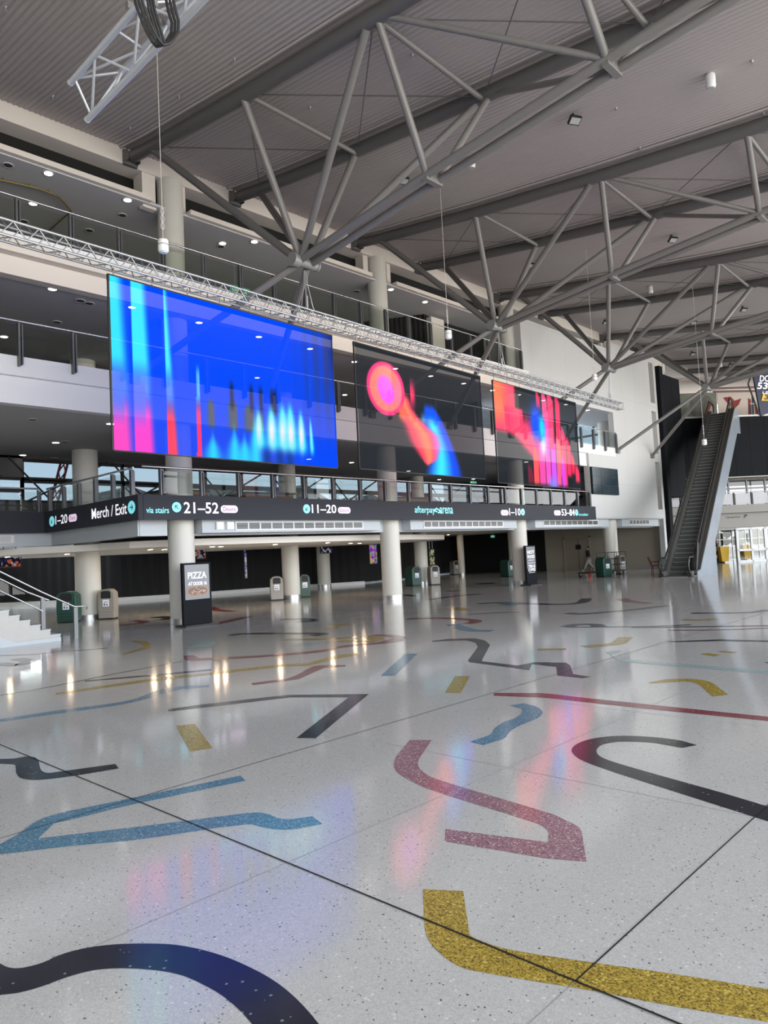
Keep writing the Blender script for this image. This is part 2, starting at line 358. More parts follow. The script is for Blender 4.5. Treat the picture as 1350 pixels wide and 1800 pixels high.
for c_, p_, w_ in [('navy', [(645,155),(700,158),(850,146),(990,130)], .3), ('navy', [(330,122),(430,119),(600,125),(690,119),(712,104)], .35),
        ('red', [(830,104),(870,115),(940,121)], .35), ('yellow', [(225,140),(255,138),(290,146)], .35), ('red', [(80,176),(200,173),(300,179),(322,186),(290,193)], .3),
        ('red', [(-40,233),(20,235),(52,243),(0,259)], .28), ('navy', [(640,204),(680,196),(740,196),(758,203)], .3), ('navy', [(640,205),(900,203),(1080,197)], .14),
        ('yellow', [(1050,178),(1100,180),(1170,176)], .25), ('navy', [(1080,156),(1200,155),(1290,153),(1350,144)], .25), ('navy', [(300,160),(400,154),(480,152)], .12),
        ('blue', [(430,120),(455,128)], .5), ('navy', [(160,108),(250,96),(340,88)], .35), ('navy', [(350,50),(365,53)], .9), ('navy', [(225,78),(260,77)], .6), ('blue', [(240,195),(300,215),(380,218)], .3),
        ('yellow', [(540,284),(640,282)], .2), ('yellow', [(700,274),(770,268),(820,262),(850,240)], .25), ('navy', [(0,105),(60,92),(110,96)], .35), ('navy', [(870,206),(1000,205),(1350,200)], .14), ('red', [(1000,216),(1160,215),(1350,208)], .12)]:
    ribbon(c_, p_, crop6, w_)
for c_, p_, w_ in [('navy', [(810,134),(870,128),(1100,127),(1132,130),(1100,135)], .3), ('yellow', [(1000,149),(1150,146),(1290,138),(1325,146),(1290,154),(1150,155)], .28), ('navy', [(985,78),(1060,76),(1092,82),(1055,88)], .4),
        ('red', [(740,35),(755,44),(785,47),(820,50)], .4), ('navy', [(535,72),(570,69),(600,73),(570,80)], .45), ('red', [(415,99),(480,93),(505,86),(470,82)], .3), ('navy', [(740,96),(790,88),(860,71)], .2),
        ('red', [(750,97),(800,82),(880,68)], .3), ('navy', [(0,345),(150,320),(400,270),(640,225)], .05), ('red', [(180,190),(300,185),(380,178)], .12), ('yellow', [(1165,110),(1180,100),(1240,92)], .3),
        ('teal', [(690,155),(720,165),(690,178)], .5), ('teal', [(1065,170),(1100,158)], .4), ('navy', [(0,232),(60,238),(100,225),(60,215)], .25), ('navy', [(0,205),(120,200),(200,192)], .1)]:
    ribbon(c_, p_, crop5, w_)
# terrazzo joints
def strip(a, b, wd, k, z=.0035):
    a = Vector(a); b = Vector(b); d = (b-a).normalized(); s_ = Vector((-d.y, d.x, 0))*wd/2
    fl.add([(a.x+s_.x, a.y+s_.y, z), (a.x-s_.x, a.y-s_.y, z), (b.x-s_.x, b.y-s_.y, z), (b.x+s_.x, b.y+s_.y, z)], [(0,1,2,3)], fidx[k])
strip((2.494, -10, 0), (2.494, 17.3, 0), .011, 'joint')
strip((2.494+.0, 5.0, 0), (60, 5.0, 0), .008, 'joint'); strip((-12, 5.0, 0), (2.494, 5.0, 0), .006, 'joint')
strip((2.494, 1.507, 0), (60, 1.507, 0), .007, 'joint'); strip((-12, 1.507, 0), (2.494, 1.507, 0), .003, 'faint')
for yy in (3.25, 6.9, 8.9): strip((-12, yy, 0), (60, yy, 0), .004, 'faint', .00105)
for xx in (.9, 4.6, 6.8, 10.2): strip((xx, -10, 0), (xx, 17, 0), .004, 'faint', .0011)
strip((1.7, -10, 0), (1.7, 1.5, 0), .004, 'faint', .0011)
floor = struct(fl.build('floor', fmats))

# ---------------------------------------------------------------- roof sheet (corrugated along the beams)
RP = [(18.15, 13.1), (16.7, 12.84), (12.6, 12.25), (8.6, 11.75), (5.0, 11.36), (1.0, 11.02), (-4, 10.75), (-10.5, 10.55)]
def roof_z(y):
    for (y1, z1), (y0, z0) in zip(RP, RP[1:]):
        if y >= y0: return z0+(z1-z0)*(y-y0)/(y1-y0)
    return RP[-1][1]
rm = MB(); xs = []; x = -6.0; k = 0; p = .032
while x < 64: xs.append((x, (0, 0, .022, .022)[k % 4])); k += 1; x += p
vs = []; nR = len(RP)
for (y, z) in RP:
    for (x, dz) in xs: vs.append((x, y, z+dz))
nx = len(xs)
rm.add(vs, [(j*nx+i, j*nx+i+1, (j+1)*nx+i+1, (j+1)*nx+i) for j in range(nR-1) for i in range(nx-1)])
struct(rm.build('ceiling', M['roof']))
rm2 = MB().add([(-6, y, z+.15) for y, z in RP]+[(64, y, z+.15) for y, z in RP], [(i, i+1, nR+i+1, nR+i) for i in range(nR-1)])
rm2.add([(-14, 44, 14), (28, 44, 14), (28, 18.1, 13.3), (-14, 18.1, 13.3)], [(0,1,2,3)])
rm2.add([(28, 18.1, 13.3), (28, 20.4, 13.4), (66, 20.4, 13.4), (66, 18.1, 13.3)], [(0,1,2,3)])
rm2.add([(42.3, 20.4, 13.4), (66, 20.4, 13.4), (66, 44, 14), (42.3, 44, 14)], [(0,1,2,3)])
rm2.add([(-14, 18.1, 13.3), (-14, -10.5, 10.7), (-5.9, -10.5, 10.7), (-5.9, 18.1, 13.3)], [(0,1,2,3)])
struct(rm2.build('trim_1', M['roof']))

# ---------------------------------------------------------------- outer walls closing the hall
struct(MB().box((-14.3, -10.5, 0), (-14, 44, 14)).build('wall_left', M['white']))
struct(MB().box((-14, 44, 0), (44, 44.3, 3.2)).box((42.3, 40, 0), (42.6, 44, 3.2)).build('wall_back', M['void']))
# glazed front wall behind the camera: sill, mullions, transoms, panes
gw = MB()
gw.box((-14, -10.6, 0), (66, -10.4, .35)); gw.box((-14, -10.7, 10.3), (66, -10.3, 11))
for i in range(28): gw.box((-14+i*2.96-.06, -10.62, 0), (-14+i*2.96+.06, -10.38, 10.2))
for z in (2.5, 4.3, 6.0, 7.8): gw.box((-14, -10.58, z-.06), (66, -10.42, z+.06))
gf = struct(gw.build('window_1', M['rail']))

# ---------------------------------------------------------------- facade slabs
YF = 17.44; YC = 18.04
def slab(name, parts, m):
    b = MB()
    for a in parts: b.box(a[0], a[1])
    return struct(b.build(name, m))
# top bulkhead under the roof, dark services gap and the level three ceiling
slab('trim_2', [((-14, YC-.02, 12.62), (42.3, YC+1.2, 13.12))], M['warmwhite'])
slab('trim_3', [((-14, 18.62, 11.76), (41.8, 18.8, 12.7)), ((-14, 17.95, 11.765), (27.6, 18.7, 11.775))], M['void'])
slab('trim_4', [((-14, YC-.25, 11.72), (9.95, YC+.05, 11.86)), ((11.15, YC-.25, 11.72), (18.6, YC+.05, 11.86)), ((19.9, YC-.25, 11.72), (27.6, YC+.05, 11.86)), ((9.8, YC+.0, 11.62), (10.2, YC+.2, 11.8)),
                ((9.8, YC+.02, 11.8), (10.2, YC+.5, 12.62)), ((11.0, YC+.02, 11.8), (11.15, YC+.5, 12.62)), ((18.5, YC+.1, 11.8), (18.75, YC+.5, 12.62)), ((19.75, YC+.1, 11.8), (19.95, YC+.5, 12.62))], M['warmwhite'])
slab('trim_5', [((-14, YC-.1, 11.69), (27.9, 34, 11.76)), ((27.9, YC+.1, 11.69), (41.8, 20.4, 11.88))], M['soffit'])
# level three floor
slab('trim_6', [((-14, YF, 8.57), (27.66, YF+.3, 9.2)), ((-14, YF-.28, 8.97+.05), (27.66, YF+.3, 9.42))], M['warmwhite'])
slab('trim_7', [((-14, YF+.25, 8.6), (27.9, 34, 9.38)), ((27.9, YF+.25, 8.6), (41.8, 20.4, 9.38))], M['soffit'])
slab('trim_8', [((-14, YF-.3, 9.36), (27.66, YF+.4, 9.46))], M['white'])
# level two floor
slab('trim_9', [((-14, YF, 6.2), (36.2, YF+.35, 6.66)), ((-14, YF+.12, 5.56), (36.2, YF+.4, 6.2))], M['white'])
slab('trim_10', [((-14, YF+.35, 5.58), (42, 25.8, 6.6))], M['soffit'])
# level one floor (notched round the stair well)
slab('trim_11', [((9.15, YF+.05, 2.9), (43, 34, 3.46)), ((-14, 23.55, 2.9), (9.2, 34, 3.46))], M['soffit'])
slab('trim_12', [((9.35, YC-.12, 2.45), (10.15, YC+.3, 2.9)), ((11.1, YC-.35, 2.5), (18.25, YC+.2, 2.9)), ((19.85, YC-.35, 2.5), (26.8, YC+.2, 2.9)), ((28.3, YC-.35, 2.5), (35.4, YC+.2, 2.9)),
                 ((36.9, YC-.35, 2.5), (42, YC+.2, 2.9)), ((10.9, YC+.1, 2.45), (43, YC+.5, 2.9)), ((9.3, YC-.1, 2.45), (9.6, 23.7, 2.9)), ((-14, 23.6, 2.45), (9.5, 23.9, 2.9))], M['bulk'])
slab('trim_13', [((9.6, YC+.3, 2.72), (42, 34, 2.9)), ((-14, 23.8, 2.72), (9.7, 34, 2.9))], M['undersoffit'])
# suspended curved bulkhead in the undercroft
rb = []
for (px, py) in ((-250, 983), (0, 973), (150, 966), (340, 957), (520, 951), (680, 946), (760, 942)):
    q = at(px, py, Z=2.32); rb.append((q.x, max(q.y, 18.9) if px < 400 else q.y))
x0r = rb[-1]
outl = [(-14, 24.6), (8, 24.4), (9.9, 21.6), (10.2, 20.2), (11.5, 19.2), (14, 18.9), (18, 19.0), (22, 19.6), (25.6, 20.8), (27.5, 22.4), (28, 24.2), (27.2, 26), (24.5, 28), (19, 30), (-14, 31)]
rbm = MB().prism(outl, (1,0,0), (0,1,0), (0,0,.2), (0,0,2.2))
struct(rbm.build('trim_14', M['undersoffit']))
# black drape walls round the undercroft, with a pale skirting
dr = [(-14, 41.0), (12.9, 39.4), (16.62, 34.41), (18.87, 33.2), (25.54, 31.6), (29.2, 29.8), (34, 30.5), (42, 33.5)]
db = MB(); sk = MB()
for (a, b) in zip(dr, dr[1:]):
    d = (Vector((*b, 0))-Vector((*a, 0))).normalized(); n_ = Vector((d.y, -d.x, 0))
    L_ = (Vector((*b, 0))-Vector((*a, 0))).length; k = int(L_/.25); pr_ = None
    for i in range(k+1):
        q = Vector((*a, 0))+d*(L_*i/k)+n_*(.05*(i % 2)); q2 = (q.x, q.y)
        if pr_: db.add([(pr_[0], pr_[1], .12), (q2[0], q2[1], .12), (q2[0], q2[1], 2.75), (pr_[0], pr_[1], 2.75)], [(0,1,2,3)])
        pr_ = q2
    if a[0] < 29:
        sk.beam((a[0]+n_.x*.1, a[1]+n_.y*.1, .09), (b[0]+n_.x*.1, b[1]+n_.y*.1, .09), .06, .18)
struct(db.build('wall_drape', M['drape'])); struct(sk.build('baseboard_back', M['white']))
# pale lintel strip above the drape
ls = MB()
for (a, b) in zip(dr[:5], dr[1:6]): ls.beam((a[0], a[1]-.35, 2.63), (b[0], b[1]-.35, 2.63), .1, .16)
struct(ls.build('trim_15', M['white']))
# interior backs of the upper levels
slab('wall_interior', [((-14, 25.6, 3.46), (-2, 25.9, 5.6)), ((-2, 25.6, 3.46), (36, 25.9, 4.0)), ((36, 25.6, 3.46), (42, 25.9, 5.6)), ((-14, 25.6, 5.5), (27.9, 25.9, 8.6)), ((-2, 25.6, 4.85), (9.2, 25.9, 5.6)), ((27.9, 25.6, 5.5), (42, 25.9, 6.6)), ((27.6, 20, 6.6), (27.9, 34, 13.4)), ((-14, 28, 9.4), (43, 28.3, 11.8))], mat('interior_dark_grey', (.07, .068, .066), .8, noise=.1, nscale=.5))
cu = MB(); pth = [Vector((20.6, 23.8, 0)), Vector((23.2, 19.3, 0)), Vector((24.2, 19.5, 0)), Vector((27.6, 19.5, 0))]
for (a_, b_) in zip(pth, pth[1:]):
    d_ = (b_-a_).normalized(); n_ = Vector((d_.y, -d_.x, 0)); k_ = int((b_-a_).length/.1); L_ = (b_-a_).length
    q_ = [a_+d_*(L_*i/k_)+n_*(.07*(i % 2)) for i in range(k_+1)]
    for u_, v_ in zip(q_, q_[1:]): cu.add([(u_.x, u_.y, 9.46), (v_.x, v_.y, 9.46), (v_.x, v_.y, 11.78), (u_.x, u_.y, 11.78)], [(0,1,2,3)])
tag(cu.build('stage_curtain', M['drape']), 'black pleated curtain hung across the top balcony near the white wall', 'curtain')
slab('trim_16', [((23.3, 19.0, 9.46), (24.15, 19.4, 11.55))], M['warmwhite'])
# rear glazing of the lowest balcony and the side glazing of the middle balcony: sky beyond
def rear_window(name, x0, x1, z0, z1, y, n, rows):
    b = MB()
    for i in range(n+1):
        xx = x0+(x1-x0)*i/n; b.box((xx-.05, y-.05, z0), (xx+.05, y+.05, z1))
        if i % 2 == 0 and i < n: b.beam((xx, y-.3, z0), (xx+(x1-x0)/n*1.6, y-.3, z1), .06, .06).beam((xx+(x1-x0)/n*.5, y-.3, z0), (xx-(x1-x0)/n*.3, y-.3, z1), .05, .05)
    for z in rows: b.box((x0, y-.05, z-.06), (x1, y+.05, z+.06))
    o = struct(b.build(name, M['black'])); MB().add([(x0, y, z0), (x1, y, z0), (x1, y, z1), (x0, y, z1)], [(0,1,2,3)]).build('window_pane', M['tinted'], o)
    return o
rear_window('window_4', 9.2, 36, 4.0, 5.5, 25.7, 15, (4.03, 4.74, 4.82, 5.46))
rear_window('window_7', -2, 9.2, 4.0, 4.85, 25.7, 6, (4.03, 4.4, 4.82))
w5 = rear_window('window_5', 17.9, 33, 6.6, 11.0, -42.15, 12, (6.7, 7.6, 8.5, 9.5)); w5.rotation_euler = (0, 0, PI/2)
struct(MB().box((42.05, 33, 2.75), (42.25, 34, 12.62)).build('wall_corner', M['white']))
# things standing outside behind the building
rc = M['red']
for i, (xx, lab) in enumerate(((19.0, 'red lattice crane boom seen through the rear windows, left one'), (29.5, 'red lattice crane boom seen through the rear windows, middle one'), (44.0, 'red lattice crane boom seen through the rear windows, right one'))):
    b = MB(); a_ = Vector((xx, 52, 0)); c_ = Vector((xx+3.5-i*2, 52, 13))
    for o_ in (-.25, .25): b.tube(a_+Vector((o_, 0, 0)), c_+Vector((o_, 0, 0)), .09, 6)
    for k in range(12):
        p_ = a_.lerp(c_, k/12); q_ = a_.lerp(c_, (k+1)/12); b.tube(p_+Vector((-.25, 0, 0)), q_+Vector((.25, 0, 0)), .05, 5).tube(p_+Vector((.25, 0, 0)), q_+Vector((-.25, 0, 0)), .05, 5)
    tag(b.build('crane_boom', rc), lab, 'crane')
b = MB()
for k in range(5): b.prism([(0, 0), (9, 0), (9, 6.9+.3*(k % 2)), (4.5, 8.3+.4*(k % 3)), (0, 7.1)], (1,0,0), (0,0,1), (0, 6, 0), (24+9.4*k, 56, 0))
tag(b.build('pale_building', M['concrete']), 'pale low building with peaked roofs outside behind the rear windows', 'building')
# white end block of the facade with recessed slots
wl = MB()
wl.box((27.66, YF, 9.3), (36.2, YF+.3, 12.0)); wl.box((27.66, YF+.3, 9.3), (27.9, 21, 12.0))
wl.box((27.66, YF, 8.57), (36.2, YF+.3, 9.3))
wl.box((33.2, YF, 2.95), (36.2, YF+.3, 6.2)); wl.box((36.2, YF, 2.95), (41.1, YF+.3, 8.6)); wl.box((36.2, YF, 8.6), (41.1, YF+.3, 12.4))
wl.box((41.7, YF, 0), (42.0, YF+.3, 12.62))
for za, zb in ((2.95, 3.45), (6.2, 6.7), (9.2, 9.7), (12.1, 12.62)): wl.box((41.1, YF, za), (41.7, YF+.3, zb))
wl.box((42.05, YF+.3, 2.75), (42.25, 33, 6.6)); wl.box((42.05, YF+.3, 11.0), (42.25, 33, 12.62)); wl.box((41.7, YF+.3, 2.75), (42.05, YF+.5, 12.62)); wl.box((36.1, YF+.3, 2.95), (36.3, 20, 6.6))
struct(wl.build('wall_facade', M['wallpanel']))
slab('trim_17', [((40.9, YF+.35, 2.95), (41.8, YF+.5, 12.4)), ((36.0, YF+.32, 9.6), (37.4, YF+.5, 12.4))], M['cream'])
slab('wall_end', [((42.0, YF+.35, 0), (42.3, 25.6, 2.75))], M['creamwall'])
slab('wall_recess', [((42.0, 25.6, 0), (42.3, 40, 2.75))], M['void'])
slab('baseboard_end', [((41.95, YF+.35, 0), (42.0, 22.2, .14))], mat('grey_skirting', (.3, .29, .27), .6))
# beige double door of the undercroft
dd = MB().box((41.9, 22.38, 0), (42.0, 24.1, 2.08)); d1 = struct(dd.build('door_1', mat('beige_door', (.28, .245, .195), .6)))
MB().box((41.885, 23.12, .02), (41.9, 23.14, 2.05)).build('door_gap', M['joint'], d1)
MB().box((41.86, 22.95, 1.35), (41.9, 23.3, 1.65)).build('door_notice', M['black'], d1)
MB().box((41.87, 22.3, 0), (41.95, 22.38, 2.16)).box((41.87, 24.1, 0), (41.95, 24.18, 2.16)).box((41.87, 22.3, 2.08), (41.95, 24.18, 2.16)).build('door_frame', M['creamwall'], d1)

# ---------------------------------------------------------------- far end wall with entrance (slanted in plan)
W0 = Vector((50, 15.2, 0)); WD = Vector((.75, -.66, 0)).normalized(); WN = Vector((.66, .75, 0)).normalized()
def wp(s, z, off=0): return W0+WD*s+WN*off+Vector((0, 0, z))
def wbox(b, s0, s1, z0, z1, o0, o1, mi=0):
    c = wp((s0+s1)/2, (z0+z1)/2, (o0+o1)/2); return b.obox(c, WD*abs(s1-s0)/2, WN*abs(o1-o0)/2, Vector((0,0,abs(z1-z0)/2)), mi)
def wbuild(b, name, m, parent=None):
    # objects on the slanted wall keep an origin and axis of their own
    o = b.build(name, m, parent); return o
ew = MB()
wbox(ew, -9, 30, 5.55, 9.45, 0, .3); wbox(ew, 9.5, 30, 0, 12.5, .1, .3); wbox(ew, -9, -6.4, 0, 13, 0, .3)
o = struct(ew.build('wall_escalator', M['panel']))
js = MB()
for k in range(-4, 9): wbox(js, .35+k*1.05-.01, .35+k*1.05+.01, 5.55, 9.45, -.012, 0)
for z in (6.85, 8.15): wbox(js, -6.5, 14, z-.01, z+.01, -.012, 0)
js.build('panel_joint', M['void'], o)
cw = MB(); wbox(cw, -6.5, 14, 2.25, 3.62, -.05, .35); wbox(cw, -6.5, 14, 3.18, 3.68, -.5, .35); wbox(cw, -6.5, -2.6, 0, 2.3, 0, .35); wbox(cw, -6.5, -2.7, 3.7, 5.55, .6, .9)
struct(cw.build('wall_entrance', M['concrete']))
dk = MB(); wbox(dk, -6.5, 14, 9.4, 9.5, -.1, 8); struct(dk.build('trim_18', M['white']))
# balcony deck and ceilings behind the end wall
bk = MB(); wbox(bk, -6.5, 14, 2.2, 2.35, .3, 8); wbox(bk, -6.5, 14, 3.5, 3.6, .3, 8); wbox(bk, -6.5, 14, 5.5, 5.6, .3, 8)
struct(bk.build('trim_19', M['undersoffit']))
# top landing soffit
ts = MB(); wbox(ts, -7, 14, 12.0, 12.2, .5, 9); struct(ts.build('trim_20', mat('brown_soffit', (.33, .28, .25), .7)))
# windows behind the balcony, frames and bright outdoors come from the sky outside
def glazed(name, s0, s1, z0, z1, off, n, fw=.07, rows=(), fm=None, gm_=None):
    b = MB(); fm = fm or M['white']
    for i in range(n+1):
        s = s0+(s1-s0)*i/n; wbox(b, s-fw/2, s+fw/2, z0, z1, off-.05, off+.05)
    for z in (z0+fw/2, z1-fw/2, *rows): wbox(b, s0-fw/2, s1+fw/2, z-fw/2, z+fw/2, off-.05, off+.05)
    o = struct(b.build(name, fm))
    g = MB(); g.add([wp(s0,z0,off), wp(s1,z0,off), wp(s1,z1,off), wp(s0,z1,off)], [(0,1,2,3)]); g.build('window_pane', gm_ or M['tinted2'], o)
    return o
tag(wbox(MB(), -2.6, -.1, 3.62, 5.5, 2.5, 2.6).build('dark_backboard', M['panel']), 'added dark partition behind the left windows over the entrance', 'backboard')  # board added behind the left panes only to make them look dark
glazed('window_2', -2.7, 9, 3.6, 5.55, 2.2, 9, .1, (4.9,), mat('window_frame_grey', (.22, .22, .22), .5))
# entrance doors, white framed
d2 = glazed('door_2', -1.03, .85, 0, 2.22, .05, 2, .13, (.78,), None, M['clear'])
struct(wbox(wbox(wbox(MB(), -1.14, -1.09, 0, 2.22, 0, .15), -2.6, -1.1, 2.14, 2.22, 0, .12), -2.6, -2.55, 0, 2.2, .3, 5.8).build('trim_33', M['rail']))
struct(wbox(MB(), 9.0, 9.2, 0, 5.5, .3, 8).build('wall_foyer', M['white']))
d3 = glazed('door_3', .95, 6.9, 0, 2.22, .05, 5, .12, (.78,), None, M['clear'])
glazed('window_3', -9, 9, 0, 2.2, 5.8, 18, .05, (1.0, 1.5), M['steel'], M['tinted2'])
# low wall and greenery seen outside through the doors
fo = MB(); rng = random.Random(3)
for i in range(130):
    c = wp(rng.uniform(-5, 10), rng.uniform(1.2, 3.4), rng.uniform(9, 11)); r = rng.uniform(.25, .6)
    fo.lathe(c, [(r*.3, -r*.8), (r, -.2*r), (r*.8, .4*r), (r*.2, .8*r)], 7)
tag(fo.build('street_trees', mat('leafy_green', (.38, .50, .20), .8, noise=.4, nscale=6)), 'green street trees seen outside through the entrance glass', 'trees', kind='stuff')

# ================================================================ THINGS
# ---------------------------------------------------------------- columns
def column(px, py, yc, z1, r, label, z0=0.0, ring=True, xy=None):
    q = at(px, py, Y=yc) if xy is None else Vector(xy)
    t = thing('column', label, 'column', (q.x, q.y, z0))
    n = 32
    MB().lathe((q.x, q.y, 0), [(r, z0+(.17 if ring else 0)), (r, z1)], n).build('shaft', M['colpaint'], t)
    if ring: MB().lathe((q.x, q.y, 0), [(r+.012, z0), (r+.012, z0+.17)], n).build('base_ring', M['steel'], t)
    return q
RC = .36
column(319, 960, YC+.12, 12.64, RC, 'tall cream round column behind the pizza sign, running up past every balcony')
column(686, 960, YC+.12, 12.64, RC, 'tall cream round column in the middle of the facade, under the arena name lettering')
column(913, 960, YC+.12, 12.64, RC, 'tall cream round column beside the hot food sign')
column(1074, 960, YC+.12, 2.95, RC, 'cream round column behind the wire stock trolley')
column(1160, 960, YC+.12, 2.95, RC, 'cream round column at the right end of the facade beside the red chair')
column(155, 1030, 23.65, 8.6, .40, 'cream round column between the green bin and the grey bin at the stair')
column(511, 1000, 23.75, 8.6, .36, 'cream round rear column standing between a grey bin and a green bin')
column(741, 1000, 24.6, 8.6, .34, 'cream round rear column at the round end of the curved ceiling')
column(988, 980, 24.8, 2.75, .36, 'cream round column beside the beige double door')
column(569, 1000, 29.8, 2.75, .36, 'cream round column furthest back against the black drape wall')
column(905, 985, 24.8, 2.75, .34, 'cream column just behind the one beside the hot food sign')
column(811, 990, 29.5, 2.75, .22, 'thin dark-looking column deep in the undercroft')
column(1062, 730, 19.3, 8.6, .42, 'cream round column behind the short level two railing', z0=6.6, ring=False)

# ---------------------------------------------------------------- balustrades
def balustrade(label, a, b, z0, zt, n, m_glass=None, drop=.25, inset=.0, endpost=True, postm=None, ext=0):
    a = Vector(a); b = Vector(b); d = (b-a).normalized(); nrm = Vector((d.y, -d.x, 0))
    t = thing('glass_balustrade', label, 'railing', (a.x, a.y, z0))
    MB().path([a-d*ext+Vector((0,0,zt-z0)), b+d*ext*.5+Vector((0,0,zt-z0))], .028, 8).build('handrail', M['handrail'], t)
    pm = postm or M['post']
    L_ = (b-a).length
    base = MB().beam((0,0,-drop), (0,0,zt-z0-.05), .035, .11, up=(d.x, d.y, 0)).beam((.0,0,-drop), (0,0,zt-z0-.05), .035, .11, up=(d.x, d.y, 0))
    pmesh = MB()
    hw = d*.022
    pmesh.obox(Vector((0,0,(zt-z0-drop)/2-.02)), hw, nrm*.055, Vector((0,0,(zt-z0+drop)/2-.02)))
    pmesh.obox(Vector((0,0,(zt-z0-drop)/2-.02))+d*.07, hw*.6, nrm*.05, Vector((0,0,(zt-z0+drop)/2-.06)))
    first = None
    gfirst = None
    for i in range(n+1):
        if i == n and not endpost: break
        p_ = a+d*L_*i/n+nrm*inset
        if first is None:
            first = pmesh.build('post', pm, t); first.location = p_-Vector(t.location)
        else:
            c = first.copy(); COL.objects.link(c); c.location = p_-Vector(t.location)
    for i in range(n):
        if gfirst is None:
            g = MB(); gw_ = d*(L_/n/2-.09); zc_ = Vector((0,0,.06)); zt2 = Vector((0,0,zt-z0-.1)); g.add([-gw_+zc_, gw_+zc_, gw_+zt2, -gw_+zt2], [(0,1,2,3)])
            gfirst = g.build('glass_panel', m_glass or M['glass'], t); gfirst.location = a+d*L_*(i+.5)/n-Vector(t.location)+d*.03
        else:
            c = gfirst.copy(); COL.objects.link(c); c.location = a+d*L_*(i+.5)/n-Vector(t.location)+d*.03
    return t
balustrade('long glass railing along the top balcony, grey posts with a thin steel handrail', (-1.29, YF-.06, 9.46), (27.46, YF-.06, 9.46), 9.46, 10.45, 23)
balustrade('glass railing along the middle balcony, passing behind the video screens', (-1.29, YF-.06, 6.66), (36.2, YF-.06, 6.66), 6.66, 7.47, 30)
balustrade('glass railing above the long charcoal sign band on the lowest balcony', (9.72, YF, 3.5), (33.0, YF, 3.5), 3.5, 4.25, 19, drop=0, ext=.52)
balustrade('glass railing turning back from the corner above the Merch / Exit sign', (9.15, 23.3, 3.5), (9.15, 17.9, 3.5), 3.5, 4.25, 5, drop=0, ext=.2)
balustrade('glass railing at the back of the stair well on the lowest balcony', (1.5, 23.55, 3.5), (8.9, 23.55, 3.5), 3.5, 4.25, 5, drop=0)
balustrade('short glass railing on the escalator landing at the top level', wp(.6, 9.5, .1), wp(9.6, 9.5, .1), 9.5, 10.25, 7, drop=0, m_glass=M['clear'])
eb = balustrade('white railing with dark posts over the entrance doors', wp(-6, 3.66, -.3), wp(9.4, 3.66, -.3), 3.66, 4.5, 13, drop=.3, postm=mat('brown_post', (.06, .03, .03), .5), m_glass=mat('frosted_panel', (.42, .42, .44), .5))

# ---------------------------------------------------------------- lettering
TXT = {}
def lettering(body, parent, m, x0, x1, z0, z1, orient, name='lettering', depth=.006, bold=.0, italic=0):
    """orient: (origin function) maps text x (0..1 width) and y to the place"""
    cu_ = bpy.data.curves.new('txt', 'FONT'); cu_.body = body; cu_.size = 1; cu_.extrude = 0; cu_.offset = bold; cu_.resolution_u = 3; cu_.shear = italic
    to = bpy.data.objects.new('txt', cu_); COL.objects.link(to)
    bpy.context.view_layer.update()
    dg = bpy.context.evaluated_depsgraph_get(); me = bpy.data.meshes.new_from_object(to.evaluated_get(dg))
    bpy.data.objects.remove(to); bpy.data.curves.remove(cu_)
    V = [v.co.copy() for v in me.vertices]
    if not V: return None
    mnx, mxx = min(v.x for v in V), max(v.x for v in V); mny, mxy = min(v.y for v in V), max(v.y for v in V)
    pp = parent_pos(parent)
    for v in me.vertices:
        u_ = (v.co.x-mnx)/(mxx-mnx); w_ = (v.co.y-mny)/max(mxy-mny, 1e-6)
        q = orient(x0+(x1-x0)*u_, z0+(z1-z0)*w_); v.co = q-pp
    me.materials.clear(); me.materials.append(m); me.name = name
    o = bpy.data.objects.new(name, me); COL.objects.link(o); o.parent = parent
    return o
def disc(parent, m, cx, cz, rx, rz, orient, name, n=28, sq=0.0):
    pp = parent_pos(parent); v = []
    if sq:      # stadium: half length sq plus end radius rz
        for k in range(n):
            t = -PI/2+PI*k/(n-1); v.append(orient(cx+sq+rx*math.cos(t), cz+rz*math.sin(t)))
        for k in range(n):
            t = PI/2+PI*k/(n-1); v.append(orient(cx-sq+rx*math.cos(t), cz+rz*math.sin(t)))
    else:
        for k in range(n): t = 2*PI*k/n; v.append(orient(cx+rx*math.cos(t), cz+rz*math.sin(t)))
    b = MB(); b.add(v, [tuple(range(len(v)))]); return b.build(name, m, parent)
def arrow(parent, m, cx, cz, s, ang, orient, name='arrow'):
    pts = [(-.55, -.11), (.15, -.11)]; b = MB(); ca, sa = math.cos(ang), math.sin(ang)
    def R_(p): return orient(cx+s*(p[0]*ca-p[1]*sa), cz+s*(p[0]*sa+p[1]*ca))
    for poly in ([(-.55,-.09),(.5,-.09),(.5,.09),(-.55,.09)], [(.55,0),(.1,.5),(-.05,.38),(.32,0)], [(.55,0),(.32,0),(-.05,-.38),(.1,-.5)]):
        b.add([R_(p) for p in poly], [tuple(range(len(poly)))])
    return b.build(name, m, parent)

